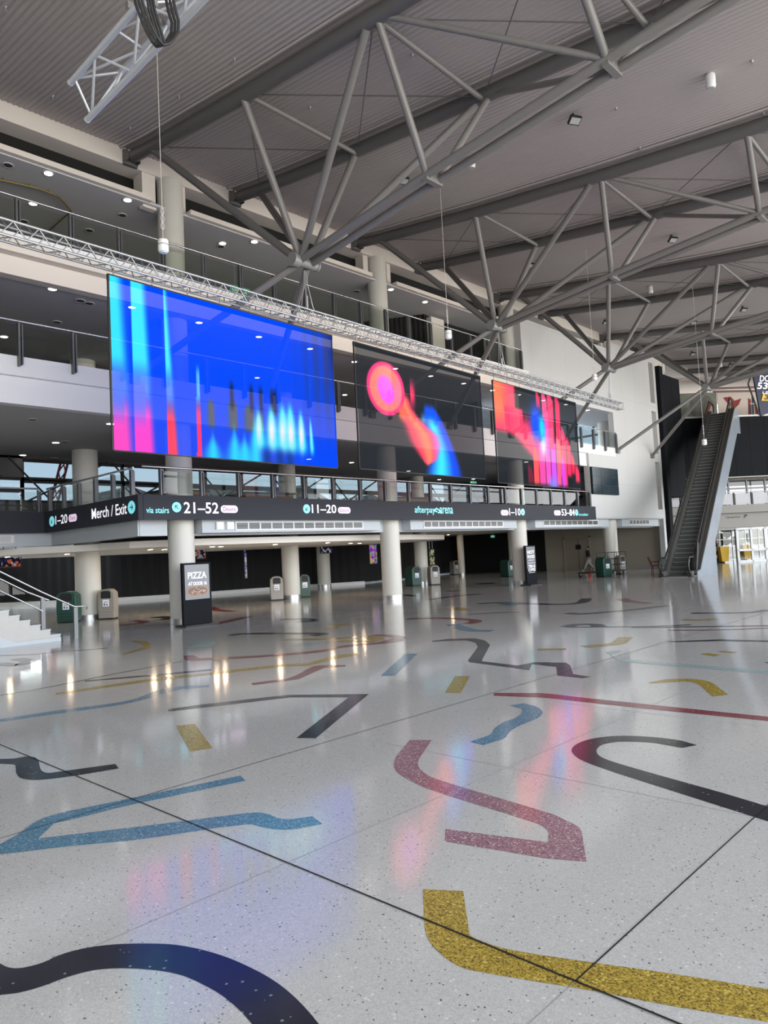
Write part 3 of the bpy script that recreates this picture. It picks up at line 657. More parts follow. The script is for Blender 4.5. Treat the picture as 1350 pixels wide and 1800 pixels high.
# ---------------------------------------------------------------- long sign band
sb = thing('sign_band', 'long charcoal LED sign band along the front of the lowest balcony with door numbers', 'sign', (9.15, YF, 2.85))
MB().box((9.15, YF-.14, 2.85), (33.3, YF-.02, 3.5)).build('panel', M['sign'], sb)
OF = lambda k: (lambda x, z: Vector((x, YF-.145-.002*k, z)))
def FX(px, py=895): q = at(px, py, Y=YF-.145); return q.x, q.z
def ftext(body, px0, px1, py0, py1, m, k=1, bold=.008, it=0, name='lettering'):
    a = FX(px0, (py0+py1)/2); b = FX(px1, (py0+py1)/2); zc = (FX((px0+px1)/2, py0)[1], FX((px0+px1)/2, py1)[1])
    return lettering(body, sb, m, a[0], b[0], zc[1], zc[0], OF(k), name, bold=bold, italic=it)
def fdisc(px, py, r, ang):
    q = FX(px, py); q2 = FX(px, py-r); rr = q2[1]-q[1]; disc(sb, M['textc'], q[0], q[1], rr, rr, OF(1), 'arrow_disc'); arrow(sb, M['textd'], q[0], q[1], rr*.95, ang, OF(2))
def fpill(px0, px1, py0, py1):
    a = FX(px0, (py0+py1)/2); b = FX(px1, (py0+py1)/2); zt_ = FX((px0+px1)/2, py0)[1]; zb = FX((px0+px1)/2, py1)[1]; r = (zt_-zb)/2
    disc(sb, M['textp'], (a[0]+b[0])/2, (zt_+zb)/2, r, r, OF(1), 'door_pill', sq=max((b[0]-a[0])/2-r, .01))
    dx = (b[0]-a[0])*.14; lettering('Doors', sb, M['textd'], a[0]+dx, b[0]-dx, zb+r*.45, zt_-r*.4, OF(2), 'pill_lettering', bold=.005)
ftext('via stairs', 257, 297, 892, 902, M['textc'], bold=.01); fdisc(310.5, 891.5, 9, math.radians(135))
ftext('21\u201352', 323, 384, 883, 902.5, M['textw'], bold=.01); fpill(388, 418, 888.5, 901.5)
fdisc(539, 894.5, 8, math.radians(225)); ftext('11\u201320', 548, 591, 887, 902, M['textw'], bold=.01); fpill(594, 616, 891.5, 902.5)
ftext('afterpay', 729, 765, 890, 905, M['textc'], bold=.01); ftext('arena', 773, 796, 892, 903, M['textc'], bold=.01)
for dxx, s_ in ((766.5, 1), (771.5, -1)):
    q = FX(dxx, 897.5); b = MB(); s2 = .09
    pts = [(-.9*s_, .0), (.2*s_, 1.0), (.6*s_, .6), (-.2*s_, 0), (.5*s_, -.7), (.1*s_, -1.0)]
    b.add([OF(1)(q[0]+p_[0]*s2*2.2, q[1]+p_[1]*s2+.02*s_) for p_ in pts], [(0,1,2,3), (0,3,4,5)]); b.build('loop_emblem', M['textc'], sb)
fpill(880.5, 893.5, 896.5, 906); ftext('1\u201310', 895, 915, 893.5, 906, M['textw'], bold=.01); fdisc(919, 900, 6, math.radians(225))
fpill(974, 985.5, 897, 906); ftext('53\u201384', 987, 1010, 895, 906.5, M['textw'], bold=.01); fdisc(1013.5, 901, 5.5, math.radians(45)); ftext('via escalator', 1017, 1034, 902, 906.5, M['textc'])
# side return of the band, facing the stair
s2b = thing('sign_band', 'dark sign band on the side of the stair opening reading Merch / Exit', 'sign', (9.15, 23.5, 2.85))
MB().box((9.0, YF-.14, 2.85), (9.14, 23.5, 3.5)).build('panel', M['sign'], s2b)
OS = lambda k: (lambda s, z: Vector((8.995-.003*k, -s, z)))
def SXp(px, py): q = at(px, py, X=8.99); return -q.y, q.z
def stext(body, px0, px1, m, zl, zh):
    a = SXp(px0, 905)[0]; b = SXp(px1, 905)[0]; lettering(body, s2b, m, a, b, zl, zh, OS(1), bold=.01)
q = SXp(91, 917); disc(s2b, M['textc'], q[0], 3.17, .2, .16, OS(1), 'arrow_disc'); arrow(s2b, M['textd'], q[0], 3.17, .15, math.radians(225), OS(2))
stext('1\u201320', 97, 118, M['textw'], 3.05, 3.32)
a_ = SXp(120.5, 912)[0]; b_ = SXp(135, 912)[0]; disc(s2b, M['textp'], (a_+b_)/2, 3.17, .11, .11, OS(1), 'door_pill', sq=(b_-a_)/2-.11); lettering('Doors', s2b, M['textd'], a_+.12, b_-.12, 3.12, 3.23, OS(2), 'pill_lettering')
stext('Merch / Exit', 161, 223, M['textw'], 3.04, 3.34)
q = SXp(231, 893); disc(s2b, M['textc'], q[0], 3.19, .2, .17, OS(1), 'arrow_disc'); arrow(s2b, M['textd'], q[0], 3.19, .16, 0, OS(2))
tag(MB().box((-14, 23.35, 2.85), (9.0, 23.48, 3.5)).build('sign_band', M['sign']), 'blank charcoal band at the back of the stair opening', 'sign')

# ---------------------------------------------------------------- air grilles
gm = mat('louvre_grey', (.35, .36, .37), .4, metal=.3)
def grille(label, px0, px1, py0, py1, n):
    y = YC-.35; a = at(px0, (py0+py1)/2, Y=y); b = at(px1, (py0+py1)/2, Y=y); z1 = at((px0+px1)/2, py0, Y=y).z; z0 = at((px0+px1)/2, py1, Y=y).z
    t = thing('air_grille', label, 'air vent', (a.x, y, z0))
    f = MB(); e_ = .04
    f.box((a.x-e_, y-.03, z1), (b.x+e_, y, z1+e_)).box((a.x-e_, y-.03, z0-e_), (b.x+e_, y, z0)).box((a.x-e_, y-.03, z0), (a.x, y, z1)).box((b.x, y-.03, z0), (b.x+e_, y, z1))
    for i in range(1, n): xx = a.x+(b.x-a.x)*i/n; f.box((xx-.02, y-.025, z0), (xx+.02, y, z1))
    f.build('frame', M['white'], t)
    MB().box((a.x, y-.004, z0), (b.x, y, z1)).build('backing', M['void'], t)
    L_ = MB(); k = 5
    for i in range(k): z = z0+(z1-z0)*(i+.5)/k; L_.beam((a.x, y-.015, z), (b.x, y-.015, z), .03, .012)
    L_.build('louvres', gm, t)
grille('long white air grille on the bulkhead beneath the door number 11-20 sign', 415, 636, 918.5, 929, 12)
grille('long white air grille beneath the arena name lettering', 745, 883, 917, 925.5, 12)
grille('white air grille under the 53-84 end of the sign band', 955, 1050, 915.5, 922.5, 10)
grille('short white air grille at the right end under the panelled wall', 1106, 1140, 914.5, 921, 6)
for lab, px in (('left small white control box beside the long air grille', 385), ('right small white control box beside the long air grille', 403)):
    q = at(px, 924, Y=YC-.35); tag(MB().box((q.x-.12, q.y-.06, q.z-.11), (q.x+.12, q.y, q.z+.11)).box((q.x-.1, q.y-.075, q.z-.09), (q.x+.1, q.y-.06, q.z+.09)).build('control_box', M['plastic']), lab, 'box')
y_ = 23.6; a = at(-12, 950, Y=y_); b = at(24, 948, Y=y_)
t = thing('air_grille', 'grey air grille on the white bulkhead at the far left behind the stair', 'air vent', (a.x, y_, 2.5))
MB().box((a.x, y_-.04, 2.56), (b.x, y_, 2.8)).build('frame', M['white'], t); lv = MB()
for i in range(6): lv.box((a.x+.1, y_-.06, 2.59+i*.032), (b.x-.1, y_-.04, 2.605+i*.032))
lv.build('louvres', gm, t)

# ---------------------------------------------------------------- video screens
def s2l(c): return np.where(c <= .04045, c/12.92, ((c+.055)/1.055)**2.4)
def g(x, c, s): return np.exp(-((x-c)/s)**2)
def ss(x, a, b): t_ = np.clip((x-a)/(b-a), 0, 1); return t_*t_*(3-2*t_)
def mixc(A, B, k): return A*(1-k[..., None])+np.array(B)/255*k[..., None]
def pat1(u, v):
    C_ = np.zeros(u.shape+(3,))+np.array([0, 70, 238])/255
    str_ = .5+.5*np.sin(u*2*PI*17)
    C_ = mixc(C_, (50, 60, 125), ss(u, .72, 1)*ss(v, .0, .7)*(.35+.55*str_)); C_ = mixc(C_, (30, 34, 60), ss(u, .95, 1)*ss(v, .5, .9)*.6)
    C_ = mixc(C_, (45, 75, 230), ss(-v, -.35, -.1)*.8*(1-ss(u, .6, .9)))
    def band(l, r, soft, top, bot, lo):
        nonlocal C_
        k = (u >= l)*(1-ss(u, r-soft, r)); C_ = mixc(C_, top, k*ss(v, .36, .56)); C_ = mixc(C_, (110, 150, 235), k*g(v, .38, .1)*.8); C_ = mixc(C_, bot, k*(1-ss(v, lo, lo+.16)))
    band(0, .055+.025*(1-v), .04, (55, 220, 240), (250, 75, 190), .2)
    C_ = mixc(C_, (70, 110, 235), (u < .04)*(1-ss(v, .4, .5))*ss(v, .1, .3)*.8)
    band(.074, .135+.02*(1-v), .03, (60, 225, 245), (245, 70, 200), .2); C_ = mixc(C_, (90, 110, 240), (u > .074)*(u < .115)*ss(v, .1, .3)*(1-ss(v, .36, .46))*.85)
    band(.194, .212+.028*(1-v), .02, (70, 230, 245), (252, 60, 90), .2)
    k = (np.abs(u-(.318+.006*v)) < .004+.006*(1-v))*(1-ss(v, .5, .6)); C_ = mixc(C_, (240, 60, 110), k*(1-ss(v, .25, .4))); C_ = mixc(C_, (120, 220, 245), k*ss(v, .3, .4)*.7)
    for c, wd, b, h in ((.37, .025, .19, .2), (.465, .035, .19, .22), (.54, .04, .19, .2), (.59, .03, .2, .15)):
        k = ss(u, c-wd, c)*(1-ss(u, c+wd*.55, c+wd*.7))*ss(v, b-.02, b+.03)*(1-ss(v+(np.abs(u-c)/wd)**2*.1, b+h*.8, b+h)); C_ = mixc(C_, (88, 88, 92), k*.95)
    for c in (.465, .555, .6, .655, .67):
        C_ = mixc(C_, (22, 28, 50), g(u, c, .009)*ss(v, .3, .36)*(1-ss(v, .46, .54))*.85)
    for c, h, wd in ((.375, .16, .028), (.47, .22, .028), (.515, .17, .03), (.565, .3, .026)):
        k = g(u, c, wd*(1.2-ss(v, 0, h)))*(1-ss(v, h*.4, h*1.25)); C_ = mixc(C_, (50, 205, 240), k)
    for c, h, wd, wt in ((.585, .33, .022, .8), (.648, .37, .027, 1), (.705, .40, .03, 1), (.745, .41, .027, 1), (.80, .37, .02, 1), (.852, .33, .009, .4)):
        k = g(u, c+.006*(h-v)/h, wd*(1.15-.75*ss(v, h*.35, h*1.1)))*ss(v, .05, .14)*(1-ss(v, h*.8, h*1.15)); C_ = mixc(C_, (60, 225, 240), np.clip(k*1.25, 0, 1)); C_ = mixc(C_, (235, 225, 235), np.clip(g(u, c, wd*.62)*g(v, .21, .10)*wt*1.1, 0, 1))
    for c in (.62, .685, .735): C_ = mixc(C_, (25, 60, 130), g(u, c, .02)*(1-ss(v, .03, .13))*.85)
    return C_
def pat2(u, v):
    C_ = np.zeros(u.shape+(3,))+np.array([34, 38, 43])/255
    # blue beam
    vs_ = [0, .1, .2, .3, .4, .5, .6]; bc = np.interp(v, vs_, [.62, .625, .62, .60, .57, .545, .52]); bw = np.interp(v, vs_, [.14, .12, .10, .09, .085, .07, .04])
    x_ = (u-bc)/bw; k = np.exp(-np.abs(x_)**6)*(1-ss(v, .56, .64)); C_ = mixc(C_, (25, 80, 235), k)
    C_ = mixc(C_, (55, 210, 255), np.exp(-((x_+.2)/.55)**2)*(1-ss(v, .42, .54))*k); C_ = mixc(C_, (20, 70, 230), ss(x_, .35, .75)*k*.9); C_ = mixc(C_, (90, 180, 255), g(u, .47, .02)*g(v, .47, .05)*.6)
    # arm
    av = [.085, .13, .2, .27, .35, .40, .47, .55, .66]; ac = np.interp(v, av, [.487, .50, .49, .475, .455, .42, .37, .335, .30]); aw = np.interp(v, av, [.02, .06, .09, .115, .12, .095, .07, .05, .06])
    x_ = (u-ac)/aw; k = np.exp(-np.abs(x_)**5)*ss(v, .06, .11)*(1-ss(v, .6, .7)); C_ = mixc(C_, (250, 65, 95), k)
    C_ = mixc(C_, (255, 130, 95), np.exp(-((x_-.1)/.5)**2)*k*.9); C_ = mixc(C_, (240, 95, 215), ss(x_, .35, .9)*k*g(v, .27, .14)*.85)
    k = (u > .378)*np.exp(-np.abs((u-.378)/(.034))**4)*g(v, .68, .10)*(v < .82); C_ = mixc(C_, (245, 55, 105), k)
    # head
    r = np.sqrt(((u-.20)/.135)**2+((v-.68)/.225)**2); C_ = mixc(C_, (245, 55, 120), 1-ss(r, .95, 1.03)); C_ = mixc(C_, (255, 120, 110), 1-ss(r, .78, .9))
    r2 = np.sqrt(((u-.20-.1*(.66-v))/.062)**2+((v-.67)/.125)**2); C_ = mixc(C_, (238, 85, 235), 1-ss(r2, .75, 1.1)); C_ = mixc(C_, (240, 110, 190), g(u, .285, .02)*g(v, .66, .12)*.6*(r < .9))
    C_ = mixc(C_, (255, 110, 80), np.exp(-np.abs((u-.31)/.03)**3)*g(v, .5, .06)*.9)
    return C_
def pat3(u, v):
    C_ = np.zeros(u.shape+(3,))+np.array([34, 38, 43])/255
    k = (1-ss(u, .20, .24))*ss(v, .47, .56); C_ = mixc(C_, (252, 70, 105), k); C_ = mixc(C_, (255, 120, 75), k*g(u, .03, .1)*ss(v, .5, .75)*.9)
    d = v-(.52-1.0*(u-.1)); k = ss(d, .0, .14)*(1-ss(v, .55+.2*(u < .3), .8))*(u > .1)*(u < .5); C_ = mixc(C_, (248, 60, 100), k)
    for l, r, top, bot, c in ((.33, .40, .25, 0, (110, 40, 60)), (.40, .47, .45, 0, (252, 85, 90)), (.47, .55, .50, 0, (250, 75, 165)), (.55, .62, .93, 0, (240, 80, 190)), (.62, .69, .62, 0, (210, 80, 240)),
                            (.60, .68, 1.1, .4, (250, 60, 110)), (.70, .765, 1.1, .1, (248, 45, 95)), (.69, .75, .6, 0, (245, 90, 120)), (.765, .83, .72, .0, (250, 65, 115)), (.75, .80, .4, 0, (200, 70, 235)),
                            (.83, .89, .62, .12, (250, 50, 95)), (.89, .94, .45, .15, (245, 45, 85)), (.94, 1.0, .32, .06, (250, 60, 95)), (.46, .515, 1.1, .82, (240, 50, 80)), (.53, .60, 1.1, .7, (250, 80, 130))):
        wob = .02*(v-.5); k = ss(u, l+wob-.004, l+wob+.004)*(1-ss(u, r+wob-.02, r+wob+.006))*(1-ss(v+.1*g(u, r, .03), top-.09, top))*ss(v, bot-.02, bot+.05); C_ = mixc(C_, c, k*.95)
    C_ = mixc(C_, (255, 205, 225), np.clip(g(u, .525, .035)*g(v, .44, .11)*1.2, 0, 1)); C_ = mixc(C_, (255, 130, 90), g(u, .74, .04)*g(v, .38, .14)*.5); C_ = mixc(C_, (190, 90, 245), g(u, .66, .03)*g(v, .08, .12)*.7)
    k = np.clip(g(u, .455, .06)*g(v, .66, .17)*1.6, 0, 1)*(u < .585); C_ = mixc(C_, (20, 75, 230), k); C_ = mixc(C_, (30, 190, 245), np.clip(g(u, .525, .035)*g(v, .62, .12)*1.4, 0, 1)*(u < .56))
    C_ = mixc(C_, (110, 140, 240), g(u, .62, .05)*(1-ss(v, .02, .16))*.8)
    return C_
def screen_mat(name, tr, st):
    m = bpy.data.materials.new(name); m.use_nodes = True; t = m.node_tree; t.nodes.clear(); N = t.nodes.new; L = t.links.new
    o = N('ShaderNodeOutputMaterial'); at_ = N('ShaderNodeAttribute'); at_.attribute_name = 'picture'; em = N('ShaderNodeEmission'); em.inputs[1].default_value = st
    trn = N('ShaderNodeBsdfTransparent'); trn.inputs[0].default_value = (tr, tr, tr, 1); ad = N('ShaderNodeAddShader')
    # fine woven lines of the LED mesh
    L(at_.outputs['Color'], em.inputs[0]); L(em.outputs[0], ad.inputs[0]); L(trn.outputs[0], ad.inputs[1]); L(ad.outputs[0], o.inputs[0])
    return m
SP0 = Vector((6.2, 12.7, 0)); SN = Vector((-.05, 1, 0)).normalized(); SD = Vector((1, .05, 0)).normalized()
def sp(x, z): q = SP0+SD*((x-6.2)/SD.x); return Vector((q.x, q.y, z))
def screen(label, x0, x1, z0, z1, pat, tr, st):
    a = sp(x0, z0); t = thing('video_screen', label, 'video screen', a)
    nx, nz = 240, 130; W_ = (sp(x1, 0)-sp(x0, 0)).length
    U = np.linspace(0, 1, nx+1); V_ = np.linspace(0, 1, nz+1); uu, vv = np.meshgrid(U, V_)
    b = MB(); b.v = [tuple(sp(x0+(x1-x0)*uu[j, i], z0+(z1-z0)*vv[j, i])) for j in range(nz+1) for i in range(nx+1)]
    b.f = [(j*(nx+1)+i, j*(nx+1)+i+1, (j+1)*(nx+1)+i+1, (j+1)*(nx+1)+i) for j in range(nz) for i in range(nx)]; b.m = [0]*len(b.f); b.sm = [False]*len(b.f)
    o = b.build('display', screen_mat('screen_picture', tr, st), t, a)
    C_ = s2l(np.clip(pat(uu, vv), 0, 1)); C4 = np.concatenate([C_, np.ones(C_.shape[:2]+(1,))], -1).reshape(-1).astype(np.float32)
    ca = o.data.color_attributes.new('picture', 'FLOAT_COLOR', 'POINT'); ca.data.foreach_set('color', C4)
    f = MB(); f.beam(sp(x0-.03, z1-.03)+SN*.03, sp(x1+.02, z1-.03)+SN*.03, .05, .12); f.build('top_batten', M['black'], t)
    f = MB(); f.beam(sp(x0-.015, z0)+SN*.03, sp(x0-.015, z1)+SN*.03, .03, .04, up=(0, 1, 0)).beam(sp(x1+.01, z0)+SN*.03, sp(x1+.01, z1)+SN*.03, .02, .03, up=(0, 1, 0)).beam(sp(x0, z0-.01)+SN*.03, sp(x1, z0-.01)+SN*.03, .03, .02); f.build('edge_frame', M['black'], t)
    k = int((x1-x0)/.75)
    for i in range(k+1):
        xx = x0+.1+(x1-x0-.2)*i/k; MB().tube(sp(xx, z1)+SN*.03, sp(xx, 7.24+.14*(xx+2)/31.6)+SN*.03, .012, 6).build('hook', M['steel'], t)
screen('largest video screen on the left, mostly bright blue with cyan and pink streaks', 6.17, 12.02, 3.82, 7.11, pat1, .14, 1.15)
screen('middle see-through video screen showing a pink head shape and a blue beam', 12.84, 18.62, 3.86, 7.11, pat2, .19, 1.4)
screen('right video screen filled with red and pink vertical streaks', 19.38, 25.25, 3.78, 7.10, pat3, .16, 1.4)

# ---------------------------------------------------------------- lighting trusses
def box_truss(t, a, b, w_, h_, r, rb, n):
    a = Vector(a); b = Vector(b); d = (b-a).normalized(); s_ = Vector((d.y, -d.x, 0)).normalized()*w_/2; u_ = Vector((0, 0, h_/2)); L_ = (b-a).length
    cs = [s_+u_, s_-u_, -s_-u_, -s_+u_]
    for c in cs: MB().tube(a+c, b+c, r, 10).build('chord', M['alu'], t)
    for k in range(4):
        c0 = cs[k]; c1 = cs[(k+1) % 4]; bb = MB(); bb.tube(a+c0+d*.03, a+c1+d*.03, rb, 6)
        for i in range(n):
            p = a+d*(L_*i/n); q = a+d*(L_*(i+.5)/n); e_ = a+d*(L_*(i+1)/n)
            bb.tube(p+c0, q+c1, rb, 6, caps=False).tube(q+c1, e_+c0, rb, 6, caps=False)
        bb.tube(b+c0-d*.03, b+c1-d*.03, rb, 6); bb.build('lacing', M['alu'], t)
lt = thing('lighting_truss', 'long thin aluminium truss running above the three video screens', 'truss', sp(-2, 7.36))
box_truss(lt, sp(-2, 7.36), sp(29.6, 7.50), .26, .27, .024, .011, 74)
HUBS = [Vector((11.2, 12.95, 8.74)), Vector((19.95, 13.45, 9.0)), Vector((28.5, 13.75, 8.98)), Vector((38.5, 13.3, 9.4))]
for i, hb in enumerate(HUBS[:3]):
    b = MB(); c = sp(hb.x, 7.5)
    for dx in (-.03, .0, .04): b.path([hb+Vector((dx, 0, -.2)), hb*.5+c*.5+Vector((dx*1.5, .01*dx, .1)), c+Vector((dx*5, 0, .2)), c+Vector((dx*8, 0, 0))], .012, 6)
    b.tube(c+Vector((0, -.02, .1)), c+Vector((0, -.02, .42)), .035, 8, 0)
    tag(b.build('hanging_chain', M['steel']), ('steel chain hoist hanging from the nearest truss hub to the lighting truss', 'steel chain hoist hanging from the second truss hub, between the middle and right screens', 'thin steel chain hoist near the right end of the lighting truss')[i], 'chain')
nt_ = thing('lighting_truss', 'short thick aluminium box truss close overhead at the top left with black cables', 'truss', (3.8, 8.4, 7.4))
def tri_truss(t, ends, L_, r, rb, n):
    E_ = [Vector(e_) for e_ in ends]; d = Vector((0, -1, 0))
    for e_ in E_: MB().tube(e_, e_+d*L_, r, 14).tube(e_-d*.002, e_+d*.02, r*1.08, 14).build('chord', M['alu_lit'], t)
    for k in range(3):
        c0 = E_[k]; c1 = E_[(k+1) % 3]; bb = MB(); bb.tube(c0+d*.12, c1+d*.12, rb, 8)
        for i in range(n):
            bb.tube(c0+d*(.14+L_*i/n), c1+d*(.14+L_*(i+.5)/n), rb, 8, caps=False).tube(c1+d*(.14+L_*(i+.5)/n), c0+d*(.14+L_*(i+1)/n), rb, 8, caps=False)
        bb.build('lacing', M['alu_lit'], t)
tri_truss(nt_, [(3.92, 8.55, 7.25), (3.68, 8.45, 7.57), (4.10, 8.1, 7.66)], 6.4, .037, .016, 6)
cl_ = MB().tube(at(258, 2, Y=7.0), at(298, 38, Y=6.75), .032, 10).tube(at(225, 8, Y=7.0), at(300, 2, Y=6.9), .025, 8)
for (px, py) in ((228, 12), (245, 20), (292, 40), (270, 5)): c_ = at(px, py, Y=6.9); cl_.box(c_-Vector((.035, .03, .04)), c_+Vector((.035, .03, .04)))
cl_.build('clamp_bar', M['steel'], nt_)
cb_ = MB()
for k in range(3):
    cb_.path([at(px+k*6, py-k*1.5, Y=6.25-.05*k) for (px, py) in ((236, -14), (238, 6), (246, 28), (258, 56), (268, 74), (275, 82), (284, 80), (293, 72), (301, 58), (302, 40), (296, 20), (290, -10))], .015, 8)
    cb_.path([at(px+k*5, py, Y=6.2) for (px, py) in ((257, -12), (262, 18), (272, 50), (279, 74), (283, 80))], .013, 8)
cb_.build('cable_loop', M['rubber'], nt_)

# ---------------------------------------------------------------- roof trusses
NY = [16.7, 12.6, 8.65, 5.0, 1.0, -3.0]
def beam_z(y): return roof_z(y)-.24
LOW = [(12.95, 8.74), (8.9, 9.2), (5.0, 9.55), (1.0, 9.85), (-3.0, 10.0), (-9, 10.1)]
def roof_truss(label, hub, x1, x2):
    dy = hub.y-12.95; dz = hub.z-8.74; cx = hub.x
    t = thing('roof_truss', label, 'roof truss', hub)
    for X_ in (x1, x2):
        MB().path([(X_, y, beam_z(y)) for y in (17.75, 16.7, 12.6, 8.65, 5, 1, -3, -9.8)], .165, 14).build('top_chord', M['beam'], t)
        b = MB().box((X_-.2, 17.93, beam_z(17.8)-.2), (X_+.2, YC-.02, beam_z(17.8)+.2)).box((X_-.19, 17.75, beam_z(17.8)-.15), (X_-.16, 17.95, beam_z(17.8)+.15)).box((X_+.16, 17.75, beam_z(17.8)-.15), (X_+.19, 17.95, beam_z(17.8)+.15)); b.build('end_bracket', M['beam'], t)
        # thin edge flashing line where the sheet meets the beam
    low = [(y+dy*max(0, 1-i*.25), z+dz) for i, (y, z) in enumerate(LOW)]
    for s_ in (-1, 1):
        pts = [(cx+s_*.18, y, z) for i, (y, z) in enumerate(low)]
        MB().path(pts, .088, 10).build('bottom_chord', M['strut'], t)
    MB().tube(hub-Vector((.36, 0, 0)), hub+Vector((.40, 0, 0)), .12, 20).tube(hub-Vector((.40, 0, 0)), hub-Vector((.20, 0, 0)), .17, 20).tube(hub+Vector((.36, 0, 0)), hub+Vector((.40, 0, 0)), .14, 20).build('hub', mat('hub_grey', (.20, .20, .20), .4), t)
    def strut(a, b_, r, m='strut'):
        MB().tube(a, b_, r, 12).build('strut', M[m], t)
    for X_, s_ in ((x1, -1), (x2, 1)):
        ho = hub+Vector((s_*.16, 0, 0))
        strut(ho, (X_, NY[0], beam_z(NY[0])-.1), .10, 'beam')
        strut(ho+Vector((0, -.03, .05)), (X_, NY[1]+.1, beam_z(NY[1])-.1), .085)
        strut(ho+Vector((0, -.06, .02)), (X_, NY[2]+.2, beam_z(NY[2])-.1), .085)
        for k in (1, 2, 3, 4):
            y, z = low[k]; p_ = Vector((cx+s_*.17, y, z))
            strut(p_, (X_, NY[k+1]-.1 if k < 5 else -3, beam_z(NY[k+1])-.1), .075)
            if k < 4: strut(p_, (X_, NY[k+2], beam_z(NY[k+2])-.1), .06) if False else None
            if k >= 2: strut(p_, (X_, NY[k]+-.25, beam_z(NY[k])-.1), .06)
        # raking struts down to the facade
        e_ = Vector((cx+s_*2.15, YF+.02, 6.5))
        strut(ho+Vector((0, .1, -.05)), e_+Vector((0, -.12, .08)), .085)
        MB().box(e_-Vector((.12, .16, .12)), e_+Vector((.12, 0, .12))).build('wall_shoe', M['strut'], t)
    for k in range(1, 5):
        yk = NY[k]; strut((x1, yk-.1, beam_z(yk)-.1), (x2, yk, beam_z(yk)-.1), .06)
    for k in range(0, 5):
        for (xa, xb) in ((x1, x2), (x2, x1)):
            MB().tube((xa, NY[k], beam_z(NY[k])-.02), (xb, NY[k+1], beam_z(NY[k+1])-.02), .012, 6).build('tie_rod', M['beam'], t)
    for k in range(1, 4):
        y, z = low[k]; MB().box((cx-.25, y-.06, z-.12), (cx+.25, y+.06, z+.08)).build('node_plate', M['strut'], t)
    return t
roof_truss('nearest big grey tubular roof truss, its hub hanging over the blue screen', HUBS[0], 9.42, 12.84)
roof_truss('second grey tubular roof truss, its hub above the gap between middle and right screens', HUBS[1], 18.0, 21.43)
roof_truss('third grey tubular roof truss, its hub in front of the white panelled wall', HUBS[2], 26.75, 30.4)
roof_truss('farthest grey tubular roof truss, its struts reaching the white wall near the escalator', HUBS[3], 36.6, 40.3)
for X_, lab in ((45.6, 'grey roof beam past the farthest truss, above the escalator'), (49.0, 'grey roof beam over the top landing of the escalator'), (54.3, 'last grey roof beam at the far end')):
    tag(MB().path([(X_, y, beam_z(y)) for y in (18.1, 12.6, 8.65, 5, 1, -3, -9.8)], .165, 12).build('roof_beam', M['beam']), lab, 'beam')
# pale gutter strip beside each top chord
for i, X_ in enumerate((9.42, 12.84, 18.0, 21.43, 26.75, 30.4, 36.6, 40.3, 45.6)):
    o_ = MB().path([(X_-.26, y, roof_z(y)-.03) for y in (18.0, 16.7, 12.6, 8.65, 5, 1, -3, -9.8)], .035, 6).build('trim_%d' % (21+i), M['roof']); struct(o_)

# ---------------------------------------------------------------- ceiling floodlights, speakers, pendants, sprinklers
fl_lab = ['black floodlight on the ceiling near the top right, beside the white cylinder', 'black floodlight half behind the nearest truss chord', 'black floodlight on the ceiling above the right side of the second truss', 'black floodlight on the ceiling behind the second truss struts',
          'black floodlight left of the third truss post', 'black floodlight right of the third truss post', 'black floodlight low on the ceiling above the third hub', 'black floodlight just below the third truss beams', 'black floodlight at the end of the white facade bulkhead', 'black floodlight above the escalator right of the farthest hub']
for lab, (px, py, s_) in zip(fl_lab, [(1007,200,1), (708,308,1), (1180,413,1), (930,459,1), (1217,561,1), (1305,538,1), (1063,561,1), (1216,617,1), (1172,631,1), (1283,637,1)]):
    z = 12.0
    for _ in range(8): q = at(px, py, Z=z); z = roof_z(q.y)
    t = thing('floodlight', lab, 'floodlight', q, 'ceiling floodlights')
    q = q-Vector((0, 0, .0))
    MB().tube(q, q-Vector((0, 0, .12)), .03, 8).beam(q-Vector((.12, 0, .1)), q-Vector((-.12, 0, .1)), .04, .03).build('bracket', M['black'], t)
    n_ = Vector((-.25, -.45, -.86)).normalized(); sx_ = n_.cross(Vector((0,0,1))).normalized(); uy = sx_.cross(n_)
    c = q-Vector((.03, .05, .19)); MB().obox(c, sx_*.14, uy*.10, n_*.035).build('housing', M['black'], t)
    MB().obox(c+n_*.037, sx_*.12, uy*.075, n_*.004).build('lens', mat('lamp_lens', (.30, .30, .31), .3), t)
for lab, (px, py) in (('white cylinder speaker fixed to the ceiling at the top right', (1248,131)), ('small white cylinder speaker on the ceiling behind the nearest truss', (828,276)), ('white cylinder speaker on the ceiling between second and third trusses', (1143,503)), ('tiny white cylinder speaker on the far ceiling above the escalator', (1266,637))):
    z = 12.0
    for _ in range(8): q = at(px, py, Z=z); z = roof_z(q.y)
    t = thing('ceiling_speaker', lab, 'speaker', q); MB().lathe(q, [(.06, .02), (.09, 0), (.1, -.05), (.1, -.26), (.085, -.3)], 18).build('housing', M['plastic'], t)
    MB().lathe(q-Vector((0,0,.3)), [(.08, 0), (.07, -.012)], 18).build('speaker_mesh', gm, t)
pl = ['white cylinder hanging on a wire in front of the left tall column', 'white cylinder hanging on a wire in front of the black curtain', 'small white cylinder hanging on a wire by the third hub', 'small white cylinder hanging on a wire in front of the escalator']
